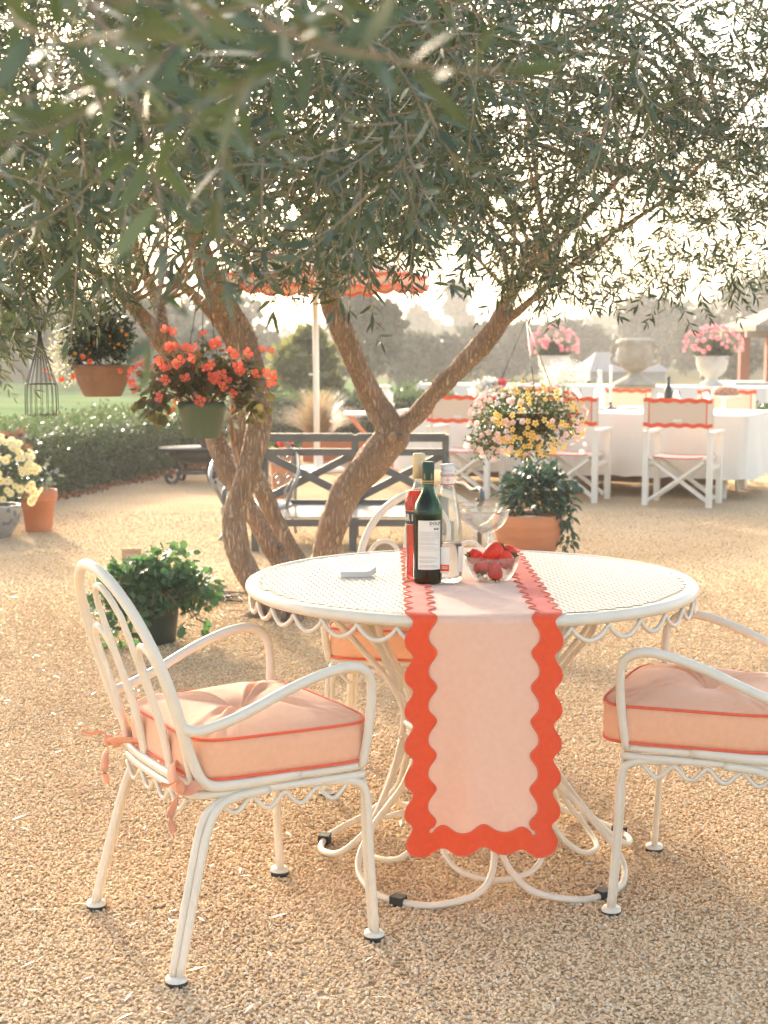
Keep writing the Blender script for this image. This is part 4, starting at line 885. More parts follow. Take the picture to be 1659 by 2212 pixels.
# lower edge of the canopy in the view direction, and how deep it is
LBU = [-500, -200, 0, 60, 130, 200, 300, 400, 470, 540, 620, 700, 780, 850, 900, 950, 1000, 1060, 1120, 1200, 1300, 1400, 1500, 1560, 1659, 1800, 2100, 2400]
LBV = [700, 700, 770, 650, 610, 650, 570, 530, 510, 580, 600, 560, 590, 550, 500, 440, 490, 570, 620, 630, 610, 600, 610, 600, 600, 620, 640, 640]
def sample(n, ulo, uhi, dlo, dhi, vlo, vfrac=1.0, gap=.0, nscale=1.5, lbk=0):
    out = []
    while len(out) < n:
        u = random.uniform(ulo, uhi); lb = np.interp(u, LBU, LBV) + lbk; v = vlo + (lb - vlo) * random.random() ** vfrac; d = random.uniform(dlo, dhi)
        p = P(u, v, d)
        if mnoise.noise(p * nscale) + .45 * mnoise.noise(p * nscale * 2.7) < gap: continue
        if p.z > 4.4 + .2 * mnoise.noise(p): continue
        out.append((p, (lb - v)))
    return out
def canopy(pts, name, droop=.5, scale=1.0, leaf_objs=False):
    LPs = []; Xs = []; Ys = []; Zs = []; Ss = []; SV = []; SF = []; nb = 0
    for p, up in pts:
        a = random.uniform(0, 2 * PI); el = random.gauss(-.25, .5) - (droop if up < 120 else 0)
        y = np.array([math.cos(a) * math.cos(el), math.sin(a) * math.cos(el), math.sin(el)]); h = np.array([random.gauss(0, 1) for _ in range(3)])
        x = np.cross(y, h); x /= np.linalg.norm(x); z = np.cross(x, y); Rm = np.stack([x, y, z], 1); s = scale * random.uniform(.85, 1.2)
        lp, X, Y, Z, S, sv, sf = TW[random.randrange(len(TW))]; pp = np.array(p) - np.array(OFF)
        LPs.append(lp @ Rm.T * s + pp); Xs.append(X @ Rm.T); Ys.append(Y @ Rm.T); Zs.append(Z @ Rm.T); Ss.append(S * s)
        SV.append(sv @ Rm.T * s + pp); SF += [[i + nb for i in f] for f in sf]; nb += len(sv)
    LPs, Xs, Ys, Zs, Ss = map(np.concatenate, (LPs, Xs, Ys, Zs, Ss))
    if leaf_objs:
        me = bpy.data.meshes.new('leaf'); me.from_pydata(*[LANCE[0], [], LANCE[1]]); me.materials.append(M['olive']); me.polygons.foreach_set('use_smooth', [True] * len(me.polygons))
        place('leaf', me, olive, LPs, Xs, Ys, Zs, np.stack([Ss * .23, Ss, Ss * .5], 1))
    else:
        o = scatter('foliage', *LANCE, LPs, Xs, Ys, Zs, np.stack([Ss * .215, Ss, Ss * .5], 1), M['olive'], olive); o['kind'] = 'stuff'
    me = bpy.data.meshes.new('twigs'); me.from_pydata(np.concatenate(SV).tolist(), [], SF); me.materials.append(M['twig']); o = link('twigs', me, olive); o['kind'] = 'stuff'
def place(name, me, parent, pos, X, Y, Z, scale):
    scale = np.asarray(scale, float)
    if scale.ndim == 1: scale = np.repeat(scale[:, None], 3, 1)
    obs = []
    for p, x, y, z, s in zip(pos, X, Y, Z, scale):
        o = bpy.data.objects.new(name, me); COL.objects.link(o); o.parent = parent
        m = Matrix(((x[0] * s[0], y[0] * s[1], z[0] * s[2], p[0]), (x[1] * s[0], y[1] * s[1], z[1] * s[2], p[1]), (x[2] * s[0], y[2] * s[1], z[2] * s[2], p[2]), (0, 0, 0, 1))); o.matrix_basis = m; obs.append(o)
    return obs
canopy(sample(3300, -350, 1050, 3.6, 8.6, -520, .8, -.16, lbk=-35), 'left')
canopy(sample(3900, 800, 2050, 4.6, 9.2, -560, .75, -.12), 'right', scale=.9)
canopy(sample(430, -250, 1000, 2.0, 4.2, -250, .8, -.25, lbk=-150), 'middle')
canopy(sample(200, 480, 960, 5.0, 8.0, 250, .6, -.2, lbk=-10), 'low middle')
canopy(sample(110, -150, 330, 4.5, 7.5, 350, .5, -.2, lbk=20), 'low left')
canopy(sample(60, 950, 1400, 2.6, 4.4, -350, 1, -.2, lbk=-330), 'middle right')
canopy([(p, 300) for p, _ in sample(18, -60, 900, .95, 1.5, -60, 1, -.6, lbk=-430)], 'near', 0, 1.0, True)
# a few nearly bare shoots that bridge from the limbs to the leaves
mb = MB()
ends = [P(*STEMS[k][-1][:3]) for k in 'adefgh'] + [P(*STEMS[k][-4][:3]) for k in 'adefgh']
SHOOTS = []
for e in ends:
    for k in range(9):
        t_ = P(random.uniform(-200, 1800), random.uniform(-200, 420), random.uniform(3, 8.6)); dv = (t_ - e); dv.z = abs(dv.z) + .15
        if dv.length > 2.4: dv = dv.normalized() * random.uniform(1.2, 2.4)
        m1 = e + dv * .4 + Vector((random.gauss(0, .1), random.gauss(0, .1), random.uniform(0, .25)))
        pts = catmull([e, m1, e + dv * .75 + Vector((random.gauss(0, .1), random.gauss(0, .1), .1)), e + dv], 4); mb.tube(pts, list(np.linspace(.013, .003, len(pts))), 5)
for k in range(70):
    u = random.uniform(-50, 1700); v = random.uniform(-50, np.interp(u, LBU, LBV) - 150); d = random.uniform(4, 7.5); e = P(u, v, d); q = Vector(rand_dir(1)[0]) * .3; q.z *= .5
    pts = catmull([e, e + q * .5 + Vector((0, 0, .05)), e + q + Vector((0, 0, -.03)), e + q * 1.6 + Vector((0, 0, -.16))], 4); mb.tube(pts, list(np.linspace(.0045, .0015, len(pts))), 4)
o = mb.build('shoots', M['twig'], olive, off=OFF); o['kind'] = 'stuff'
# grey succulent shoots growing on the trunk
for lab, u, v, d, s in (('grey green succulent sprig growing on the olive trunk beside the green hanging pot', 492, 905, 7.7, 1.0), ('small sprig growing low between the crossing olive trunks', 552, 1040, 7.75, .8)):
    t = thing('succulent', lab, 'succulent', P(u, v, d)); n = 22; Yd = rand_dir(n); Yd[:, 1] = -abs(Yd[:, 1]); X, Y, Z = frames(Yd); me = bpy.data.meshes.new('leaf'); me.from_pydata(OVAL[0], [], OVAL[1]); me.materials.append(leaf_mat('sprig_leaf', (.20, .25, .19), (.32, .36, .28), trans=.15))
    S = rng.uniform(.03, .05, n) * s; place('leaf', me, t, Yd * .025 + rng.normal(size=(n, 3)) * .018, X, Y, Z, np.stack([S * .6, S, S], 1))

# ------------------------------------------------------------------ flower and leaf pieces
def piece_mesh(name, tpl, m):
    me = bpy.data.meshes.new(name); me.from_pydata(tpl[0], [], tpl[1]); me.materials.append(m); me.polygons.foreach_set('use_smooth', [True] * len(me.polygons)); return me
def lobed(n=7, depth=.28):                # rounded, lobed leaf lying along +Y
    vs = [(0, .42, -.04)]; 
    for k in range(n * 2):
        a = -PI / 2 + PI * 2 * (k + .5) / (n * 2); r = .5 * (1 - (depth if k % 2 else 0)); vs.append((r * math.cos(a), .45 + r * math.sin(a), .06 * (1 if k % 2 else -.3)))
    return vs, [(0, k + 1, (k + 1) % (n * 2) + 1) for k in range(n * 2)]
def ell_points(n, rx, ry, rz, zlo=-.2, fill=.75, front=.0):
    d = rand_dir(n * 3); d = d[(d[:, 2] > zlo) & (d[:, 1] < 1 - front)][:n]
    while len(d) < n: e = rand_dir(n); e = e[(e[:, 2] > zlo)]; d = np.concatenate([d, e])[:n]
    r = fill + (1 - fill) * rng.random((n, 1)); return d * r * np.array([rx, ry, rz]), d
def foliage_pieces(t, me, n, c, rx, ry, rz, size, zlo=-.2, fill=.5, hang=.3, asp=.7, name='leaf'):
    p, d = ell_points(n, rx, ry, rz, zlo, fill); Yd = unit(d * np.array([1, 1, .6]) + rng.normal(size=(n, 3)) * .55 - np.array([0, 0, hang])); X, Y, Z = frames(Yd, np.tile([0, 0, 1.0], (n, 1)) + rng.normal(size=(n, 3)) * .5)
    X = unit(np.cross(Yd, np.tile([0, 0, 1.0], (n, 1)) + rng.normal(size=(n, 3)) * .4)); Z = np.cross(X, Yd); s = rng.uniform(.6, 1.25, n) * size
    return place(name, me, t, p + np.array(c), X, Yd, Z, np.stack([s * asp, s, s], 1))
def foliage_stuff(t, m, n, c, rx, ry, rz, size, zlo=-.3, tpl=QUADLEAF, asp=.5, fill=.2, hang=.0, name='foliage'):
    p, d = ell_points(n, rx, ry, rz, zlo, fill); Yd = unit(d + rng.normal(size=(n, 3)) * .7 - np.array([0, 0, hang])); X, Y, Z = frames(Yd); s = rng.uniform(.6, 1.3, n) * size
    o = scatter(name, *tpl, p + np.array(c), X, Y, Z, np.stack([s * asp, s, s], 1), m, t); o['kind'] = 'stuff'; return o
def flower_pieces(t, me, pos, face, size, name='flower'):
    face = unit(np.asarray(face)); X = unit(np.cross(face, rng.normal(size=face.shape))); Y = np.cross(face, X); n = len(pos); s = rng.uniform(.8, 1.2, n) * size
    return place(name, me, t, pos, X, Y, face, s)
def pot(t, prof, m, n=40, wall=.012, soil=True, name='pot'):
    inner = [(max(r - wall, .01), z) for r, z in reversed(prof)]; inner = inner[:-1] + [(inner[-1][0], inner[-1][1] + wall)]
    mb = MB(); mb.lathe(prof + inner, n, cap=False); mb.add([(prof[0][0] * math.cos(2 * PI * k / n), prof[0][0] * math.sin(2 * PI * k / n), prof[0][1]) for k in range(n)], [tuple(range(n - 1, -1, -1))], False); o = mb.build(name, m, t)
    if soil:
        r, z = prof[-1]; mb = MB(); mb.lathe([(0, z - .025), (r - wall * 1.2, z - .03)], 24, cap=False); mb.build('soil', M['soil'], t)
    return o
def hang_wires(t, top, rim_r, rim_z, n=3, r=.0022, m=None):
    for k in range(n):
        a = 2 * PI * (k + .3) / n; mb = MB(); mb.tube([(rim_r * math.cos(a), rim_r * math.sin(a), rim_z), top], r, 5); mb.build('hanger', m or M['black_iron'], t)

# coral begonias in a green plastic hanging pot
d = 6.8; base = P(437, 945, d); t = thing('begonia_basket', 'green plastic hanging pot overflowing with coral red begonias', 'hanging pot', base)
gp = mat('green_plastic', (.045, .09, .055), .33, coat=.15); H = P(437, 868, d).z - base.z
pot(t, [(.079, 0), (.083, .012), (.104, H - .03), (.108, H - .026), (.112, H)], gp, 48, .005)
me_l = piece_mesh('leaf', lobed(5, .22), leaf_mat('begonia_leaf', (.035, .085, .04), (.085, .075, .035), trans=.3, rough=.35, tcol=(.22, .18, .06))); me_l2 = piece_mesh('leaf', lobed(5, .2), leaf_mat('begonia_bronze', (.20, .055, .022), (.10, .05, .02), trans=.35, tcol=(.45, .12, .03)))
c = (0, .02, H + .07)
foliage_stuff(t, me_l.materials[0], 800, (0, .03, H + .09), .23, .15, .13, .035, -.6, asp=.7)
foliage_pieces(t, me_l, 170, c, .28, .19, .19, .070, -.38, .5, .6); foliage_pieces(t, me_l2, 34, c, .28, .19, .20, .05, -.7, .5, .3)
foliage_pieces(t, me_l, 40, (-.22, -.03, H - .0), .07, .09, .09, .06, -1, .4, .9); foliage_pieces(t, me_l, 40, (.24, -.03, H + .0), .08, .09, .10, .06, -1, .4, .9)
mb = MB()
for k in range(16): a = random.uniform(0, 2 * PI); q = Vector((.24 * math.cos(a), .16 * math.sin(a), H + random.uniform(.02, .22))); mb.tube(catmull([(0.02 * math.cos(a), .02 * math.sin(a), H - .03), q * .55 + Vector((0, 0, H * .5)), q], 4), .0035, 5)
o = mb.build('stems', mat('red_stem', (.30, .08, .035), .5), t); o['kind'] = 'stuff'
FB = flower_mesh('flower', [leaf_mat('begonia_petal', (.80, .095, .055), (.87, .21, .145), trans=.42, rough=.6), mat('begonia_eye', (.8, .45, .1), .6)], 4, 1.0, .95, .45, .16)
FL = [(215, 385), (310, 350), (480, 370), (500, 395), (640, 390), (670, 420), (740, 400), (715, 490), (945, 350), (930, 380), (1075, 430), (1115, 460), (1240, 455), (1465, 430), (145, 610), (120, 640), (265, 540), (240, 560), (290, 600), (435, 590), (465, 600), (560, 550), (590, 530), (830, 590), (890, 560), (1150, 590), (1165, 620), (1310, 655), (1480, 660), (1465, 720), (895, 685), (1000, 660), (935, 720), (1040, 715), (1000, 780), (455, 705), (640, 700), (395, 880), (175, 810), (785, 910), (1095, 840), (165, 490), (130, 740), (385, 510), (450, 225), (520, 240), (820, 270), (1380, 420), (540, 390), (1420, 640)]
pos = []; face = []
for x, y in FL:
    u, v = (350 + x / 3.318) * .7373, (900 + y / 3.318) * .7373; e = ((u - 435) / 165) ** 2 + ((v - 800) / 110) ** 2; p = P(u, v, d - .19 * math.sqrt(max(.05, 1 - e)) + random.uniform(-.01, .03)) - base; pos.append(p); face.append(Vector((p.x * 1.5 + random.gauss(0, .25), -.6, .25 + random.gauss(0, .3))))
flower_pieces(t, FB, np.array(pos), np.array(face), .025)
hang_wires(t, P(440, 560, d + .3) - base, .11, H)

# terracotta hanging pot of nasturtiums
d = 7.4; base = P(222, 856, d); t = thing('nasturtium_basket', 'hanging clay pot with moulded scrolls and a dark bushy flowering plant', 'hanging pot', base); H = P(222, 787, d).z - base.z
clay = mat('brown_clay', (.19, .10, .06), .75, (.25, .14, .085), scale=6)
pot(t, [(.088, 0), (.095, .01), (.118, .06), (.136, H - .03), (.140, H - .022), (.146, H - .018), (.146, H)], clay, 44, .01)
for k in range(16):
    a = 2 * PI * k / 16; r0 = .131; mb = MB(); pts = []
    for i in range(22):
        th = i * .55; q = .021 * (1 - i / 24); aa = a + q * math.cos(th) / r0; z = .092 + q * math.sin(th); rr = .118 + (z - .06) * .21 + .001; pts.append((rr * math.cos(aa), rr * math.sin(aa), z))
    mb.tube(pts, .0022, 5); mb.build('scroll', mat('clay_scroll', (.30, .18, .115), .75) if k == 0 else bpy.data.materials['clay_scroll'], t)
dk = leaf_mat('nasturtium_leaf', (.018, .038, .022), (.045, .075, .035), trans=.25)
foliage_stuff(t, dk, 2600, (-.01, 0, H + .10), .18, .16, .19, .032, -.6)
foliage_stuff(t, leaf_mat('pale_trailer', (.35, .36, .25), (.55, .55, .42), trans=.4), 900, (-.175, -.02, H + .04), .085, .09, .15, .018, -1)
FR = flower_mesh('flower', [leaf_mat('nasturtium_petal', (.72, .06, .02), (.80, .16, .03), trans=.3), M['ink']], 6, 1, .9, .5, .2); FY = flower_mesh('flower', [leaf_mat('marigold_petal', (.75, .38, .04), (.7, .30, .03), trans=.3), M['ink']], 6, 1, .9, .4, .15)
lst = [(180, 771), (195, 780), (261, 800), (97, 803), (108, 817), (134, 820), (156, 812), (287, 822)]
flower_pieces(t, FR, np.array([P(u, v, d - .17) - base for u, v in lst]), rng.normal(size=(8, 3)) * .5 + np.array([0, -1, 0]), .016)
lst = [(u, v) for u, v in zip(rng.uniform(125, 275, 22), rng.uniform(690, 765, 22))]; flower_pieces(t, FY, np.array([P(u, v, d - .12) - base for u, v in lst]), rng.normal(size=(22, 3)) + np.array([0, -.6, .3]), .0085)
hang_wires(t, P(230, 600, d) - base, .14, H)

# wire cage lantern
d = 6.0; top = P(82, 640, d); zb = P(90, 897, d).z; c = P(91, 890, d); t = thing('wire_cage', 'hanging bell shaped wire cage at the left above the lawn', 'wire cage', (c.x, c.y, zb))
sx = top.x - c.x; prof = [(0, .0655), (.10, .064), (.124, .059), (.187, .040), (.256, .018), (.304, .0075), (.33, .0085), (.363, .021), (.39, .026)]
for k in range(18):
    a = 2 * PI * k / 18; mb = MB(); mb.tube(catmull([(r * math.cos(a) + sx * .6 * (z / .45) ** 1.5, r * math.sin(a), z) for z, r in prof], 4), .00135, 4); mb.build('wire', M['black_iron'], t)
for z, r in ((0.001, .0655), (.124, .0605)): mb = MB(); mb.tube([(r * math.cos(2 * PI * k / 36) + sx * .6 * (z / .45) ** 1.5, r * math.sin(2 * PI * k / 36), z) for k in range(36)], .0015, 5, closed=True); mb.build('hoop', M['black_iron'], t)
mb = MB(); mb.tube([(sx * .6 * (k / 5 * .08 + .3) / .3 * .6 + .009 * math.cos(k * 2.4), .009 * math.sin(k * 2.4), .30 + k * .003) for k in range(12)], .0016, 4); mb.tube([(sx * .5, 0, .34), (sx, 0, top.z - zb + .15)], .0012, 4); mb.build('hanger', M['black_iron'], t)

# hanging basket of yellow and pink flowers
d = 7.4; c = P(1140, 905, d); t = thing('flower_basket', 'hanging basket of small yellow and pink flowers under the right limb', 'hanging basket', c)
mb = MB(); mb.lathe([(.03, -.10), (.09, -.06), (.13, .02)], 24, cap=False); mb.build('liner', M['soil'], t)
lf = leaf_mat('basket_leaf', (.05, .085, .03), (.12, .17, .06), trans=.35)
foliage_stuff(t, lf, 3000, (0, 0, -.0), .27, .2, .155, .024, -1, fill=.45); foliage_stuff(t, lf, 300, (-.0, -.05, -.15), .10, .09, .06, .02, -1); foliage_stuff(t, lf, 600, (-.21, -.03, -.11), .10, .10, .10, .022, -1)
FYL = flower_mesh('flower', [leaf_mat('yellow_petal', (.82, .52, .10), (.88, .66, .22), trans=.3), mat('yellow_eye', (.6, .28, .03), .6)], 5, 1, .72, .2, .16); FPK = flower_mesh('flower', [leaf_mat('pink_petal', (.80, .50, .50), (.88, .68, .68), trans=.4), mat('pink_eye', (.8, .6, .4), .6)], 5, 1, 1.0, .25, .15)
FDR = flower_mesh('flower', [leaf_mat('crimson_petal', (.38, .02, .03), (.55, .05, .06), trans=.3), M['ink']], 5, 1, 1.0, .35, .15)
def on_ell(n, cond, rx=.29, ry=.24, rz=.18):
    out = []; f = []
    while len(out) < n:
        a, z = random.uniform(-PI, 0) if random.random() < .85 else random.uniform(0, PI), random.uniform(-1, 1); q = math.sqrt(1 - z * z); p = (q * math.cos(a), q * math.sin(a), z)
        if cond(*p) and all((p[0] * rx - o[0]) ** 2 + (p[1] * ry - o[1]) ** 2 + (p[2] * rz - o[2]) ** 2 > .00028 for o in out): out.append((p[0] * rx, p[1] * ry, p[2] * rz)); f.append((p[0] + random.gauss(0, .3), p[1] - .5 + random.gauss(0, .2), p[2] + .1 + random.gauss(0, .3)))
    return np.array(out), np.array(f)
p, f = on_ell(112, lambda x, y, z: -.75 < x < .95 and random.random() < (1 if z < .3 else .5) and x > -.6 - z * .2); flower_pieces(t, FYL, p, f, .0165)
p, f = on_ell(100, lambda x, y, z: (x < -.3 or x > .75 or random.random() < .3)); flower_pieces(t, FPK, p, f, .0145)
p, f = on_ell(9, lambda x, y, z: (x > .45 or x < -.5) and z > .1); flower_pieces(t, FDR, p, f, .016)
ps = np.array([[-.27, -.07, -.13], [-.25, -.09, -.10], [-.23, -.09, -.17], [-.2, -.10, -.16], [-.29, -.05, -.09], [-.24, -.12, -.14], [-.17, -.11, -.19], [-.3, -.03, -.13], [-.15, -.12, -.15], [.26, -.05, -.16], [.28, -.03, -.12]]); flower_pieces(t, FPK, ps, rng.normal(size=ps.shape) * .4 + np.array([0, -1, 0]), .015)
top = P(1137, 690, 7.9) - c
hang_wires(t, top, .17, .12, 3)

# geranium bush in a dark green pot, plaque, cable
base = G(340, 1388); d = base.y; t = thing('geranium_pot', 'bushy lobed leaf geranium spilling over a dark green pot by the left chair', 'potted plant', base)
pot(t, [(.080, 0), (.085, .01), (.105, .20), (.112, .205), (.112, .235)], mat('dark_green_pot', (.010, .03, .026), .45), 36, .005)
gl = leaf_mat('geranium_leaf', (.030, .095, .050), (.075, .17, .085), trans=.3, rough=.5, tcol=(.13, .28, .08)); me = piece_mesh('leaf', lobed(7, .2), gl)
foliage_stuff(t, gl, 2200, (-.01, 0, .25), .25, .17, .15, .034, -.6, asp=.95)
foliage_pieces(t, me, 34, (-.07, -.15, .17), .12, .05, .09, .05, -.9, .4, .6, .95)
for n, cx, cz, rx, rz in ((110, -.09, .30, .19, .10), (95, .06, .36, .14, .11), (70, .15, .24, .14, .11), (60, -.22, .20, .08, .12), (34, .25, .26, .05, .06)):
    foliage_pieces(t, me, n, (cx, -.02, cz), rx, .16, rz, .046, -.8, .6, .35, .95)
foliage_pieces(t, me, 26, (-.16, -.12, .08), .10, .06, .10, .06, -.8, .4, .6, .95); foliage_pieces(t, me, 16, (.19, -.10, .10), .08, .06, .09, .055, -.8, .4, .6, .95)
mb = MB()
for k in range(26): a = random.uniform(0, 2 * PI); l = random.uniform(.15, .3); mb.tube(catmull([(.03 * math.cos(a), .03 * math.sin(a), .21), (.10 * math.cos(a), .08 * math.sin(a) - .03, .26), (l * math.cos(a), l * .6 * math.sin(a) - .03, random.uniform(.12, .32))], 4), .003, 4)
o = mb.build('dry_stems', mat('dry_stem', (.33, .15, .06), .8), t); o['kind'] = 'stuff'
base = G(285, 1232); t = thing('wooden_plaque', 'small wooden plaque on a stake behind the geranium', 'plaque', base, R(8)); s = base.y / FOC
mb = MB(); mb.box((0, 0, 20 * s + .02), (42 * s, .016, 42 * s)); mb.build('board', mat('weathered_wood', (.40, .27, .17), .85, (.50, .36, .24), scale=4, stretch=(2, 2, 14)), t)
mb = MB(); mb.box((0, -.010, 17 * s + .02), (26 * s, .006, 24 * s)); mb.build('panel', mat('faded_panel', (.50, .40, .29), .85), t)
mb = MB(); mb.box((0, 0, .01), (.02, .012, .10)); mb.build('stake', bpy.data.materials['weathered_wood'], t)
c = G(478, 1296); t = thing('light_string', 'tangled string of clear bulbs on the gravel at the tree foot', 'string lights', c)
pts = [Vector((.16 * math.sin(k * 1.9) * math.cos(k * .37), .09 * math.cos(k * 1.3), .02 + .015 * math.sin(k * 2.1))) for k in range(40)]
mb = MB(); mb.tube(catmull(pts, 4), .0022, 4); mb.tube(catmull([(.05, -.05, .01), (.2, -.25, .006), (.05, -.45, .006), (.15, -.6, .006), (.4, -.45, .006), (.55, -.3, .006), (.75, -.45, .006)], 6), .002, 4); mb.build('cable', M['black_iron'], t)
bm = MB(); bm.lathe([(0, -.014), (.010, -.006), (.011, .003), (.006, .012), (0, .013)], 10, cap=False); me = bm.mesh('bulb', M['glass'])
for k in range(12): link('bulb', me, t, pts[k * 3] + Vector((0, -.01, .005)), (random.uniform(0, 3), random.uniform(0, 3), 0))

# terracotta pot with glossy green plant, right
base = G(1140, 1203); d = base.y; t = thing('terracotta_planter', 'wide terracotta pot with a glossy green plant trailing over its right side', 'potted plant', base); W = px(75, d); H = P(0, 1110, d).z
pot(t, [(W * .70, 0), (W * .74, .01), (W * .86, H * .25), (W * .95, H * .5), (W * 1.0, H * .75), (W * 1.01, H - .03), (W * .985, H - .012), (W, H)], M['terracotta'], 48, .018)
gl = leaf_mat('glossy_leaf', (.018, .06, .032), (.05, .11, .055), trans=.25, rough=.25); me = piece_mesh('leaf', OVAL, gl)
c0 = P(1160, 1045, d) - base
foliage_stuff(t, gl, 1300, (c0.x, 0, c0.z - .05), .21, .18, .17, .05, -.7, asp=.4)
foliage_pieces(t, me, 260, (c0.x, -.02, c0.z - .05), .255, .2, .195, .088, -.7, .6, .45, .42)
foliage_pieces(t, me, 34, (W * 1.02, -.08, H - .02), .08, .07, .12, .075, -1, .3, .8, .42); foliage_pieces(t, me, 24, (W * 1.12, -.10, H - .17), .06, .06, .09, .06, -1, .3, .9, .42); foliage_pieces(t, me, 20, (W * .95, -.05, c0.z), .11, .08, .06, .06, -1, .3, .5, .42)
foliage_pieces(t, piece_mesh('leaf', OVAL, leaf_mat('spent_leaf', (.45, .2, .06), (.6, .35, .1), trans=.3)), 14, (c0.x - .03, -.10, c0.z - .08), .18, .12, .12, .05, -.5, .9, .5, .4)

# left pots
base = G(-8, 1160); t = thing('ceramic_planter', 'blue and white ceramic planter full of pale yellow chrysanthemums', 'potted plant', base); d = base.y
blue = mat('blue_white_glaze', (.30, .29, .27), .4, (.10, .14, .20), scale=22, lo=.54, hi=.6)
pot(t, [(.105, 0), (.11, .02), (.16, .10), (.187, .19), (.185, .215), (.180, .235)], blue, 40, .012)
MG = leaf_mat('mum_leaf', (.03, .06, .03), (.07, .11, .05), trans=.25); foliage_stuff(t, MG, 1400, (.0, 0, .42), .30, .26, .27, .045, -.6)
FM = flower_mesh('flower', [leaf_mat('mum_petal', (.84, .74, .36), (.88, .82, .52), trans=.3), mat('mum_eye', (.74, .42, .08), .7)], 11, 1, .42, .25, .3)
p, f = on_ell(150, lambda x, y, z: z > -.55 and y < .4, .33, .29, .31); p[:, 2] += .42; flower_pieces(t, FM, p, f, .030)
FRR = flower_mesh('flower', [leaf_mat('orange_mum', (.14, .06, .035), (.22, .12, .075), trans=.3), M['soil']], 9, 1, .5, .5, .3)
ps = np.stack([rng.uniform(-.05, .16, 14), rng.uniform(.15, .35, 14), rng.uniform(.60, .72, 14)], 1); flower_pieces(t, FRR, ps, rng.normal(size=(14, 3)) * .5 + np.array([0, -1, .3]), .045)
base = G(84, 1148); t = thing('terracotta_pot', 'plain terracotta pot with a thick rim beside the ceramic planter', 'potted plant', base); d = base.y; W = px(41, d); H = P(0, 1058, d).z
pot(t, [(W * .68, 0), (W * .86, H * .72), (W * .97, H * .74), (W, H * .78), (W * 1.02, H)], mat('orange_clay', (.52, .17, .065), .8, (.58, .22, .1), scale=5), 40, .014)
foliage_pieces(t, piece_mesh('leaf', lobed(5, .3), leaf_mat('grey_leaf', (.10, .14, .10), (.2, .25, .18), trans=.25)), 30, (.08, 0, H + .10), .07, .1, .14, .06, -1, .3, .2, .8)
# ------------------------------------------------------------------ grey metal bench, iron chair, black table
GM = M['grey_metal']
def bench():
    db = 10.9; df = 10.05; L, Rr = P(572, 1000, db).x, P(962, 1000, db).x; c = Vector(((L + Rr) / 2, db, 0)); t = thing('metal_bench', 'low grey metal bench with crossed back bars and a slatted seat behind the olive', 'bench', c); hw = (Rr - L) / 2
    zt = P(0, 945, db).z; zl = P(0, 1085, db).z; zs = .225; yf = df - db
    def bar(name, a, b, w_=.045, h_=.05): mb = MB(); mb.bar(a, b, w_, h_); return mb.build(name, GM, t)
    xs = (-hw, 0.0, hw)
    for i in range(2):
        x0, x1 = xs[i], xs[i + 1]; m = (x0 + x1) / 2
        bar('top_rail', (x0 + (.02 if i else 0), .0, zt), (x1 - (0 if i else .02), .0, zt), .05, .06); bar('upper_rail', (x0 + .02, -.003, zt - .105), (x1 - .02, -.003, zt - .105), .04, .05); bar('lower_rail', (x0 + .02, -.002, zl), (x1 - .02, -.002, zl), .03, .04)
        bar('cross_bar', (x0 + .02, -.006, zt - .13), (x1 - .02, -.006, zl + .03), .036, .055); bar('cross_bar', (x0 + .02, .026, zl + .03), (x1 - .02, .026, zt - .13), .036, .055)
    for x in xs: bar('back_post', (x, .004, 0), (x, .004, zt + .02), .05, .05)
    for x in (-hw, 0, hw): bar('leg', (x, yf, 0), (x, yf, zs - .02), .05, .05)
    bar('seat_rail', (-hw, yf - .002, zs - .035), (hw, yf - .002, zs - .035), .03, .045); bar('seat_rail', (-hw, -.03, zs - .035), (hw, -.03, zs - .035), .03, .045)
    sl = mat('pale_slat', (.30, .31, .31), .25, metallic=.3)
    for k in range(12): y = yf + .03 + k * (abs(yf) - .08) / 11; mb = MB(); mb.box((0, y, zs), (2 * hw - .04, .042, .012)); mb.build('slat', sl, t)
    for s in (-1, 1):
        x = s * hw; p = [(x, .0, zt - .12), (x + s * .05, -.12, zt - .30), (x + s * .12, -.32, .40), (x + s * .17, -.50, .375), (x + s * .21, -.66, .40), (x + s * .22, -.73, .37), (x + s * .215, -.74, .32), (x + s * .20, -.70, .30), (x + s * .20, -.67, .33)]
        mb = MB(); mb.tube(catmull(p, 6), .021, 8, flat=.7); mb.build('armrest', GM, t); bar('arm_leg', (x + s * .205, -.70, 0), (x + s * .205, -.70, .34), .03, .03)
bench()
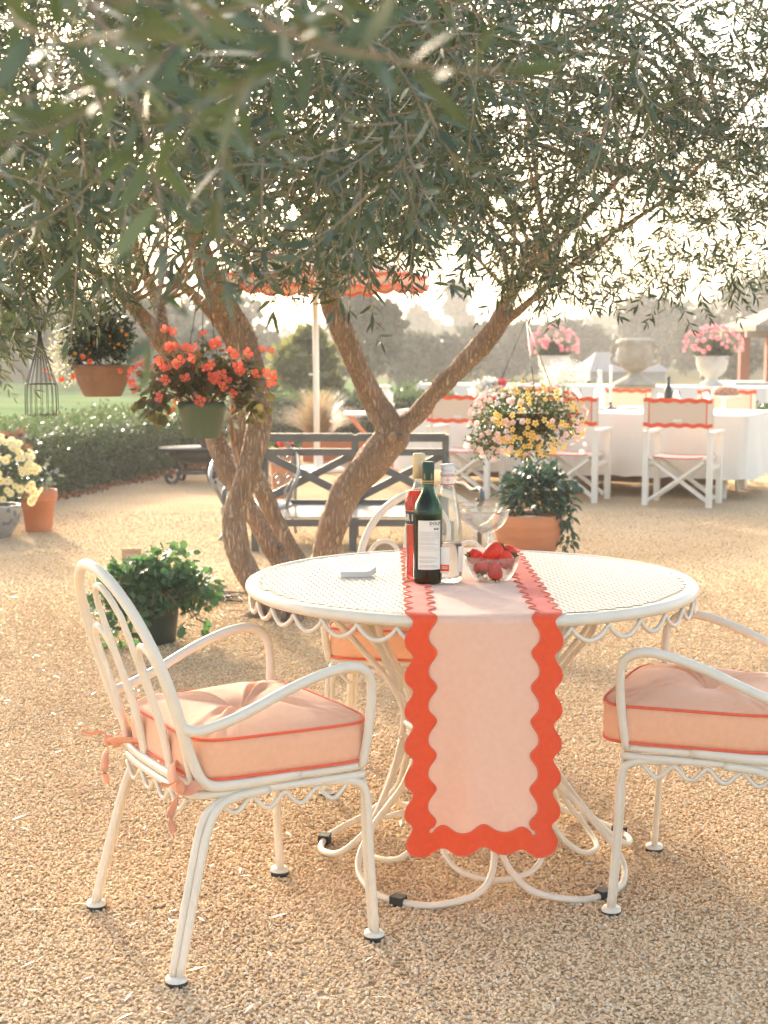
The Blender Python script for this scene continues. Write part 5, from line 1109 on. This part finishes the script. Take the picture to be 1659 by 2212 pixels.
def iron_chair():
    c = G(545, 1150); c.y = 10.75; c.x = P(545, 0, 10.75).x; t = thing('iron_chair', 'ornate silver grey cast iron chair half hidden by the olive trunks', 'chair', c)
    im = mat('silver_iron', (.30, .30, .28), .35, metallic=.4)
    def tb(name, pts, r=.011): mb = MB(); mb.tube(catmull(pts, 6), r, 7); return mb.build(name, im, t)
    for s in (-1, 1): tb('armrest', [(s * .26, .2, .62), (s * .30, 0, .56), (s * .31, -.16, .50), (s * .30, -.24, .44), (s * .26, -.22, .36), (s * .22, -.12, .24), (s * .20, -.05, .12), (s * .25, -.18, .0)], .014); tb('arm_curl', [(s * .27, -.16, .44), (s * .23, -.19, .38), (s * .21, -.12, .34), (s * .22, -.06, .30)], .009); tb('leg', [(s * .22, .2, .25), (s * .24, .26, .12), (s * .26, .3, 0)], .012)
    tb('back_frame', [(-.26, .2, .26), (-.27, .22, .5), (-.20, .25, .66), (0, .27, .72), (.20, .25, .66), (.27, .22, .5), (.26, .2, .26)], .013)
    mb = MB(); mb.lathe([(0, .262), (.2, .258), (.25, .25), (.252, .235)], 28); mb.build('seat', mat('seat_glare', (.72, .72, .70), .2), t)  # near-white seat colour imitates the glare on the iron
    for k in range(12):
        a = (k % 6) * .085 - .21; z = .40 + .15 * (k // 6); pts = [(a + (.045 - .0018 * i) * math.cos(i * .6 + k), .235, z + (.06 - .0024 * i) * math.sin(i * .6 + k)) for i in range(20)]; mb = MB(); mb.tube(pts, .006, 5); mb.build('scroll', im, t)
    for k in range(14): a = 2 * PI * k / 14; mb = MB(); mb.tube([(.25 * math.cos(a) + .03 * math.cos(i * .7) * math.sin(a), .25 * math.sin(a) - .03 * math.cos(i * .7) * math.cos(a), .20 + .03 * math.sin(i * .7)) for i in range(10)], .006, 5); mb.build('apron_scroll', im, t)
iron_chair()
d = 15.2; c = G(425, 1042); t = thing('iron_table', 'low black iron table with scrolled feet in front of the hedge', 'table', (c.x, d, 0)); BI = M['black_iron']; z = P(0, 966, d).z
mb = MB(); mb.lathe([(0, z - .02), (.36, z - .02), (.385, z - .01), (.38, z), (0, z + .002)], 36, cap=False); mb.build('top', mat('dark_top', (.04, .04, .045), .85, spec=.15), t)
mb = MB(); mb.lathe([(.12, z - .16), (.22, z - .12), (.27, z - .022)], 28); mb.build('bowl', BI, t)
for k in range(4):
    a = R(40 + 90 * k); q = [(.27 * math.cos(a), .27 * math.sin(a), z - .04), (.22 * math.cos(a), .22 * math.sin(a), z * .55), (.20 * math.cos(a), .20 * math.sin(a), .12), (.25 * math.cos(a), .25 * math.sin(a), .02), (.32 * math.cos(a), .32 * math.sin(a), .015), (.36 * math.cos(a), .36 * math.sin(a), .06), (.32 * math.cos(a), .32 * math.sin(a), .09), (.29 * math.cos(a), .29 * math.sin(a), .06)]
    mb = MB(); mb.tube(catmull(q, 6), .018, 7); mb.build('leg', BI, t)
mb = MB(); mb.tube([(.2 * math.cos(2 * PI * k / 24), .2 * math.sin(2 * PI * k / 24), .11) for k in range(24)], .016, 6, closed=True); mb.build('stretcher', BI, t)
t = thing('purple_plant', 'small pot of purple flowers on the black iron table', 'potted plant', (P(442, 0, d).x, d, z + .003)); pot(t, [(.09, 0), (.12, .09), (.125, .10)], mat('brown_pot', (.16, .07, .05), .6), 24, .01)
foliage_stuff(t, leaf_mat('purple_leaf', (.09, .05, .09), (.22, .12, .2), trans=.2), 400, (0, 0, .12), .13, .12, .08, .04, -.2)
d = 13.6; c = G(603, 1010); t = thing('bright_flower_pot', 'clay pot of red and yellow flowers seen through the bench back', 'potted plant', (P(603, 0, d).x, d, 0)); z0 = P(0, 985, d).z
pot(t, [(.09, 0), (.11, z0 * .8), (.13, z0 + .02)], M['terracotta'], 28, .012); foliage_stuff(t, MG, 250, (0, 0, z0 + .06), .15, .12, .09, .05, -.3)
F1 = flower_mesh('flower', [leaf_mat('red_bloom', (.70, .04, .03), (.8, .09, .05)), M['soil']], 7, 1, .8, .5, .2); F2 = flower_mesh('flower', [leaf_mat('gold_bloom', (.85, .5, .1), (.85, .62, .2)), M['soil']], 7, 1, .8, .5, .2)
flower_pieces(t, F1, np.array([[0, -.1, z0 + .13], [.05, -.1, z0 + .12], [.11, -.1, z0 + .05], [.13, -.09, z0 + .02], [-.02, -.1, z0 + .15]]), np.tile([0, -1, .3], (5, 1)) + rng.normal(size=(5, 3)) * .3, .04); flower_pieces(t, F2, np.array([[-.08, -.1, z0 + .06], [-.03, -.11, z0 + .04], [.03, -.11, z0 + .05], [-.12, -.09, z0 + .01]]), np.tile([0, -1, .3], (4, 1)) + rng.normal(size=(4, 3)) * .3, .04)

# fountain grass in a clay trough
d = 18.2; c = P(682, 0, d); c.z = 0; t = thing('fountain_grass', 'fountain of dry tan grass behind the umbrella pole', 'grass clump', c); n = 1500
mb = MB(); zt = P(0, 850, d).z
vs = []; fs = []
for k in range(n):
    a = random.uniform(0, 2 * PI); L = random.uniform(.35, .62); el = random.uniform(.6, 1.45); v0 = Vector((.10 * math.cos(a), .10 * math.sin(a), .25)); b = len(vs); w_ = .004
    for i in range(5):
        f = i / 4; rr = L * math.cos(el) * f * (1 + .6 * f) + .03; zz = .22 + zt * .92 * (L / .62) * math.sin(el) * (f * 1.5 - .62 * f * f * (1.25 if el < 1.1 else .9)); q = Vector((rr * math.cos(a), rr * math.sin(a), max(zz, .05))); s = Vector((-math.sin(a), math.cos(a), 0)) * w_ * (1.2 - f)
        vs += [tuple(q - s), tuple(q + s)]
    fs += [(b + 2 * i, b + 2 * i + 1, b + 2 * i + 3, b + 2 * i + 2) for i in range(4)]
mb.add(vs, fs); o = mb.build('blades', leaf_mat('tan_grass', (.34, .24, .12), (.58, .46, .29), trans=.35), t); o['kind'] = 'stuff'
mb = MB(); mb.box((.28, -.05, .13), (.9, .42, .26)); mb.build('trough', mat('clay_trough', (.42, .13, .05), .8), t)

# ------------------------------------------------------------------ the long dining table and its canvas chairs
AX = Vector((.916, -.401, 0)); NR = Vector((.401, .916, 0)); RZ = math.atan2(AX.y, AX.x)
def waves(mb, x0, x1, z, hh, amp, y, n=56, cycles=5, ph=0, mi=0):
    rows = [[], []]
    for k in range(n + 1): x = x0 + (x1 - x0) * k / n; wv = amp * math.sin(2 * PI * cycles * k / n + ph); rows[0].append((x, y, z + wv - hh / 2)); rows[1].append((x, y, z + wv + hh / 2))
    mb.grid(rows, mi=mi)
TAN = fabric('tan_canvas', (.70, .545, .41), (.66, .505, .37), 500); SLV = fabric('sleeve_canvas', (.74, .64, .52), (.70, .60, .48), 500)
def director():
    t = thing('canvas_chair', 'x', 'chair', (0, 0, 0), 0, 'white canvas chairs round the dining table'); W = M['cream']; hw, hd = .275, .21
    for sx in (-1, 1):
        for sy in (-1, 1): mb = MB(); mb.box((sx * hw, sy * hd, .31), (.046, .056, .62)); mb.build('leg', W, t)
        mb = MB(); mb.box((sx * hw, .01, .632), (.062, .52, .022)); mb.build('armrest', W, t)
        mb = MB(); mb.box((sx * (hw - .016), -hd - .012, .755), (.026, .03, .33)); mb.build('back_post', W, t)
        mb = MB(); mb.box((sx * hw, 0, .335), (.022, 2 * hd - .05, .035)); mb.build('side_rail', W, t)
        mb = MB(); mb.tube([(sx * (hw - .045), -hd - .01, .405), (sx * (hw - .045), hd + .02, .405)], .022, 8); mb.build('seat_pole', W, t)
    for sy in (-1, 1):
        for s in (-1, 1): mb = MB(); mb.bar((-s * (hw - .02), sy * (hd - .004) + sy * s * .011 - sy * .03, .045), (s * (hw - .03), sy * (hd - .004) + sy * s * .011 - sy * .03, .40), .024, .066, up=(0, 1, 0)); mb.build('cross_brace', W, t)
    rows = [[(x, y, .425 - .014 * (1 - (x / (hw - .04)) ** 2)) for x in np.linspace(-(hw - .04), hw - .04, 13)] for y in (-hd, 0, hd)]; mb = MB(); mb.grid(rows); s_ = mb.build('seat', SLV, t)
    for y in (-hd - .002, hd + .002): mb = MB(); mb.tube([(x, y, .425 - .014 * (1 - (x / (hw - .04)) ** 2)) for x in np.linspace(-(hw - .04), hw - .04, 13)], .006, 5); mb.build('piping', M['orange'], s_)
    yb = -hd - .033
    for y, sg in ((yb, 1), (yb + .046, -1)):
        mb = MB(); mb.grid([[(x, y, z) for x in np.linspace(-hw - .02, hw + .02, 9)] for z in (.69, .91)]); p = mb.build('back_panel', TAN, t)
        for z, ph in ((.905, 0), (.695, .9)): mb = MB(); waves(mb, -hw - .021, hw + .021, z, .034, .006, y - sg * .003, ph=ph); mb.build('wavy_band', M['orange'], p)
        for s in (-1, 1):
            mb = MB(); mb.box((s * (hw - .028), y - sg * .0022, .80), (.010, .002, .19)); mb.build('stripe', M['orange'], p)
            mb = MB(); mb.box((s * (hw - .001), y - sg * .0012, .80), (.042, .002, .19)); mb.build('sleeve', SLV, p)
    mb = MB(); mb.box((0, yb - .0022, .735), (.075, .002, .022)); mb.build('maker_tag', M['white_cloth'], t)
    mb = MB()
    for s in (-1, 1):
        for z in (.56, .47, .40, .055): mb.tube([(s * hw, -hd - .0245, z), (s * hw, -hd - .026, z)], .006, 6)
    o = mb.build('bolts', M['ink'], t); o['kind'] = 'stuff'
    return t
DC = director(); c3 = (G(1390, 1091) + G(1534, 1097)) / 2 + NR * .21; step = 1.0
NEAR = [c3 - AX * 2 * step, c3 - AX * step, c3]
labs = ['canvas chair of the near row left of the hanging flower basket', 'canvas chair of the near row partly behind the hanging flower basket', 'canvas chair with its whole back in view, at the right of the near row']
for k, c in enumerate(NEAR):
    if k == 0: DC.location = c; DC.rotation_euler = (0, 0, RZ); DC['label'] = labs[0]
    else: copy_thing(DC, c, RZ, labs[k])
for k, (s, l) in enumerate(((-.2, 'canvas chair across the dining table behind the hanging flower basket'), (-.17, 'canvas chair across the dining table behind the tall candle'), (-.10, 'canvas chair across the dining table behind the cake stand'))):
    copy_thing(DC, NEAR[k] + NR * 2.2 + AX * s, RZ + PI, l)
def cloth_table(name, label, c, L0, L1, Wd, zt, drop, n=100, fold=.045):
    t = thing(name, label, 'table', c, RZ)
    # rounded-rectangle outline walked once, the skirt swings in soft folds
    per = []; m = 40
    for i in range(m): per.append((L0 + (L1 - L0) * i / m, -Wd / 2, 0, -1))
    for i in range(14): per.append((L1, -Wd / 2 + Wd * i / 14, 1, 0))
    for i in range(m): per.append((L1 - (L1 - L0) * i / m, Wd / 2, 0, 1))
    for i in range(14): per.append((L0, Wd / 2 - Wd * i / 14, -1, 0))
    rows = []
    for k in range(7):
        f = k / 6; r = []
        for j, (x, y, a, b) in enumerate(per): o_ = f * (.03 + fold * math.sin(j * .9) + .6 * fold * math.sin(j * 2.1 + 1)); r.append((x + a * o_, y + b * o_, zt - f * (zt - drop) - .008 * math.sin(j * 1.7) * f))
        rows.append(r)
    mb = MB(); mb.grid(rows, closed=True); mb.add([(x, y, zt) for x, y, a, b in per], [tuple(range(len(per)))], False); mb.build('tablecloth', M['white_cloth'], t)
    for x in (L0 + .25, (L0 + L1) / 2, L1 - .25):
        for y in (-Wd * .36, Wd * .36): mb = MB(); mb.box((x, y, (zt - .04) / 2), (.07, .07, zt - .04)); mb.build('leg', M['cream'], t)
    mb = MB(); mb.box(((L0 + L1) / 2, 0, .12), (L1 - L0 - .6, .08, .09)); mb.build('stretcher', mat('table_wood', (.33, .17, .09), .7), t)
    return t
TCN = NEAR[1] + NR * 1.12; TT = .756
cloth_table('dining_table', 'long dining table under a white cloth set for lunch', TCN, -1.9, 1.47, 1.34, TT, .19)
bc = P(1290, 0, 22.3); bc.z = 0
cloth_table('buffet_table', 'second long white table holding the big urns farther back', bc, -2.6, 2.6, .9, .80, .02, fold=.02)
BZT = .803
def vase_like(name, label, cat, u, d, prof, m, z=TT, group=None, n=24, wave=None, part='body'):
    x = P(u, 0, d).x; t = thing(name, label, cat, (x, d, z + .002), 0, group); mb = MB(); mb.lathe(prof, n, wave=wave); mb.build(part, m, t); return t
milk = glass_mat('pale_glass', (.96, .97, .95), 1.2, .05)
t = vase_like('candle_holder', 'tall cream candle in a dark holder on the dining table', 'candle', 1333, 14.75, [(.07, 0), (.07, .01), (.025, .018), (.014, .03), (.014, .06), (.022, .065)], GM, part='holder'); mb = MB(); mb.lathe([(.014, .065), (.013, .42), (.004, .425)], 12); mb.build('candle', M['cream'], t)
t = vase_like('carafe', 'white glass carafe beside the tall candle', 'carafe', 1309, 14.5, [(.05, 0), (.055, .02), (.055, .18), (.025, .26), (.02, .34), (.027, .35)], M['white']); mb = MB(); mb.lathe([(.022, .35), (.022, .375), (.015, .385)], 12); mb.build('stopper', M['white'], t)
t = vase_like('wine_bottle', 'dark wine bottle with a red and white label on the dining table', 'bottle', 1461, 14.1, [(.036, 0), (.038, .01), (.038, .19), (.03, .225), (.015, .25), (.0145, .32), (.0145, .33)], mat('dark_bottle', (.012, .02, .012), .15), part='glass_body'); mb = MB(); mb.lathe([(.039, .04), (.039, .12)], 24, cap=False); mb.build('label', M['white'], t); mb = MB(); mb.lathe([(.0395, .095), (.0395, .125)], 24, cap=False); mb.build('label_band', mat('label_red', (.6, .05, .035), .6), t)
for u, d, l in ((1025, 15.1, 'stemmed glass at the left end of the dining table'), (1258, 14.7, 'stemmed glass right of the white flowers'), (1478, 14.0, 'stemmed glass right of the wine bottle'), (1546, 13.6, 'stemmed glass in front of the cake stand')): vase_like('goblet', l, 'glass', u, d, [(.035, 0), (.034, .004), (.006, .01), (.005, .08), (.03, .10), (.04, .14), (.038, .20), (.036, .20), (.036, .14), (.0, .105)], milk, group='goblets on the dining table')
t = vase_like('cake_stand', 'pale cake stand with a browned cake at the right end of the table', 'cake stand', 1585, 13.75, [(.07, 0), (.065, .01), (.02, .03), (.018, .13), (.05, .15), (.15, .158), (.155, .168), (.0, .165)], M['white'])
t2 = thing('cake', 'browned fruit cake on the pale cake stand', 'cake', (P(1587, 0, 13.75).x, 13.75, TT + .17)); mb = MB(); mb.lathe([(.115, 0), (.12, .02), (.105, .055), (.06, .075), (0, .08)], 24, wave=lambda a, i: 1 + .05 * math.sin(9 * a + i)); mb.build('sponge', mat('cake_crust', (.38, .14, .06), .7, (.62, .34, .2), scale=40), t2)
for k, (u, d, l) in enumerate(((1440, 13.7, 'white plate near the wine bottle'), (1535, 13.3, 'white plate at the right front of the dining table'), (1280, 14.1, 'white plate left of the carafe'), (1130, 14.6, 'white plate behind the hanging basket'), (1380, 14.9, 'white plate at the far side of the dining table'))): vase_like('plate', l, 'plate', u, d, [(.05, 0), (.07, .004), (.125, .014), (.13, .017), (.07, .008), (0, .007)], M['white'], group='plates on the dining table')
t = vase_like('white_jug', 'small white jug behind the wine bottle', 'jug', 1447, 14.9, [(.04, 0), (.05, .03), (.045, .09), (.035, .12), (.04, .14)], M['white']); mb = MB(); mb.tube(catmull([(.04, 0, .12), (.075, 0, .11), (.075, 0, .05), (.048, 0, .04)], 5), .006, 6); mb.build('handle', M['white'], t)
WF = leaf_mat('white_petal', (.66, .63, .56), (.74, .71, .63), trans=.35)
def white_bunch(name, label, u, d, vprof, cz, rx, rz, n, m=WF, size=.012):
    t = vase_like(name, label, 'flower vase', u, d, vprof, milk, part='vase'); mb = MB()
    for k in range(26): q = Vector((random.uniform(-rx, rx) * .8, random.uniform(-rx, rx) * .5, cz + random.uniform(-.4, .7) * rz)); mb.tube([(0, 0, .02), (q.x * .15, q.y * .15, vprof[-1][1]), tuple(q)], .0018, 4)
    o = mb.build('stems', mat('pale_stem', (.25, .32, .18), .6), t) ; o['kind'] = 'stuff'
    p, dd = ell_points(n, rx, rx * .8, rz, -.7, .3); X, Y, Z = frames(rand_dir(n)); s = rng.uniform(.7, 1.3, n) * size; o = scatter('blossom', *QUADLEAF, p + np.array([0, 0, cz]), X, Y, Z, s, m, t); o['kind'] = 'stuff'; return t
white_bunch('white_flower_vase', "clear vase of airy white baby's breath on the dining table", 1230, 14.6, [(.035, 0), (.04, .01), (.032, .12), (.045, .21)], .33, .26, .17, 1700, size=.015)
t = white_bunch('white_posy', 'low bunch of white blooms at the left of the dining table', 1065, 15.0, [(.05, 0), (.06, .02), (.06, .10)], .19, .17, .11, 700, size=.04)
flower_pieces(t, FDR, np.array([[.10, -.12, .26], [.13, -.12, .25], [.11, -.13, .23]]), np.tile([0, -1, .2], (3, 1)), .035)

# urns on the second table
def urn(name, label, u, d, k, m, flowers=None):
    x = P(u, 0, d).x; t = thing(name, label, 'urn', (x, d, BZT)); mb = MB(); pr = [(.17, 0), (.17, .04), (.10, .07), (.085, .12), (.15, .17), (.21, .24), (.235, .34), (.235, .40), (.25, .42), (.25, .45), (.22, .45)]; mb.lathe([(r * k, z * k) for r, z in pr], 40); mb.build('body', m, t); return t
t = urn('flower_urn', 'white stone urn of bright pink geraniums by the cabana', 1557, 21.6, .95, M['pale_stone'])
PKF = flower_mesh('flower', [leaf_mat('geranium_pink', (.82, .22, .26), (.86, .38, .42), trans=.35), M['coral']], 6, 1, 1, .5, .4)
def geraniums(t, cz, rx, n=70):
    foliage_stuff(t, MG, 900, (0, 0, cz - .1), rx * .62, rx * .55, .18, .07, -.4); p, f = on_ell(n, lambda x, y, z: z > -.35, rx, rx * .8, .27); p[:, 2] += cz; flower_pieces(t, PKF, p, f, .034)
    mb = MB()
    for q in p[::2]: mb.tube([(q[0] * .3, q[1] * .3, cz - .2), tuple(q)], .004, 4)
    o = mb.build('stems', mat('geranium_stem', (.12, .18, .07), .7) if 'geranium_stem' not in bpy.data.materials else bpy.data.materials['geranium_stem'], t); o['kind'] = 'stuff'
geraniums(t, .58, .42)
t = urn('flower_urn', 'urn of pink geraniums behind the hanging flower basket', 1205, 22.6, .95, M['pale_stone']); geraniums(t, .58, .36)
d = 21.6; x = P(1386, 0, d).x; t = thing('stone_urn', 'big tan stone urn with scrolled handles and ruffled top between the flower urns', 'urn', (x, d, BZT))
pr = [(.30, 0), (.29, .05), (.20, .10), (.10, .15), (.085, .19), (.13, .22), (.22, .28), (.26, .37), (.265, .46), (.245, .54), (.255, .58), (.275, .615), (.245, .655), (.18, .675), (.10, .672)]
mb = MB(); mb.lathe(pr, 48, wave=lambda a, i: 1 + (.035 * math.cos(14 * a) if i >= 10 else .012 * math.cos(14 * a) if 5 < i < 8 else 0)); mb.build('body', M['stone'], t)
for s in (-1, 1):
    mb = MB(); mb.tube(catmull([(s * .22, 0, .30), (s * .31, 0, .33), (s * .34, 0, .40), (s * .30, 0, .45), (s * .34, 0, .50), (s * .32, 0, .56), (s * .26, 0, .58)], 6), .026, 8); mb.build('handle', M['stone'], t)

# lantern on a folding table, stool, crates
d = 16.4; x = P(806, 0, d).x; z = P(0, 889, d).z; t = thing('folding_table', 'small white topped folding table with orange legs behind the olive fork', 'table', (x, d, 0))
mb = MB(); mb.box((0, 0, z - .02), (.64, .5, .03)); mb.build('top', M['white'], t); om = mat('orange_wood', (.58, .2, .09), .6)
for s in (-1, 1):
    for q in (-1, 1): mb = MB(); mb.bar((-q * .26, s * .2 + q * .012, 0), (q * .26, s * .2 + q * .012, z - .04), .025, .04, up=(0, 1, 0)); mb.build('leg', om, t)
mb = MB(); mb.box((0, 0, .35), (.5, .02, .04)); mb.build('stretcher', om, t)
t = thing('drink_dispenser', 'white lidded dispenser on the small folding table', 'dispenser', (P(833, 0, d).x, d, z - .004)); mb = MB(); mb.box((0, 0, .045), (.19, .19, .09)); mb.build('stand', M['white'], t)
mb = MB(); mb.lathe([(.075, .09), (.08, .10), (.08, .20), (.05, .225), (.04, .235)], 24); mb.build('jar', M['white'], t); mb = MB(); mb.lathe([(.035, .235), (.03, .26), (.065, .27), (.065, .285), (.02, .30)], 20); mb.build('lid', M['white'], t)
c = G(1575, 1062); t = thing('white_stool', 'small white stool beside the end of the dining table', 'stool', (c.x, c.y + .2, 0), R(-20)); W = M['white']
mb = MB(); mb.lathe([(0, .265), (.19, .262), (.205, .25), (.20, .235), (0, .235)], 28, cap=False, wave=lambda a, i: 1 + .12 * math.cos(2 * a)); mb.build('seat', W, t)
for k in range(4): a = R(45 + 90 * k); mb = MB(); mb.tube([(.15 * math.cos(a), .13 * math.sin(a), .24), (.19 * math.cos(a), .16 * math.sin(a), 0)], .016, 7); mb.build('leg', W, t)
cw = mat('crate_wood', (.28, .13, .06), .75, (.38, .2, .1), scale=6, stretch=(1, 1, 6))
for u, v, l, hgt in ((1442, 1062, 'brown wooden crate stack under the dining table by the whole canvas chair', .36), (1236, 1048, 'brown wooden crate stack under the dining table above the glossy plant', .42)):
    c = G(u, v); t = thing('wooden_crate', l, 'crate', c + NR * .45, RZ); n = int(hgt / .06)
    for k in range(n): mb = MB(); mb.box((.02 * ((k * 3) % 4 - 1.5), 0, .03 + k * .06), (.34 - .03 * (k % 2), .26, .052)); mb.build('plank', cw, t)

# ------------------------------------------------------------------ warm haze between here and the far trees
m, nt, o = new_mat('haze_air'); v = nt.nodes.new('ShaderNodeVolumePrincipled'); v.inputs['Color'].default_value = (1.0, .97, .92, 1); v.inputs['Density'].default_value = .0024; v.inputs['Anisotropy'].default_value = .15
nt.links.new(v.outputs[0], o.inputs['Volume'])
mb = MB(); mb.box((0, 180, 9), (900, 520, 20.5)); hz = mb.build('haze', m); hz['kind'] = 'stuff'
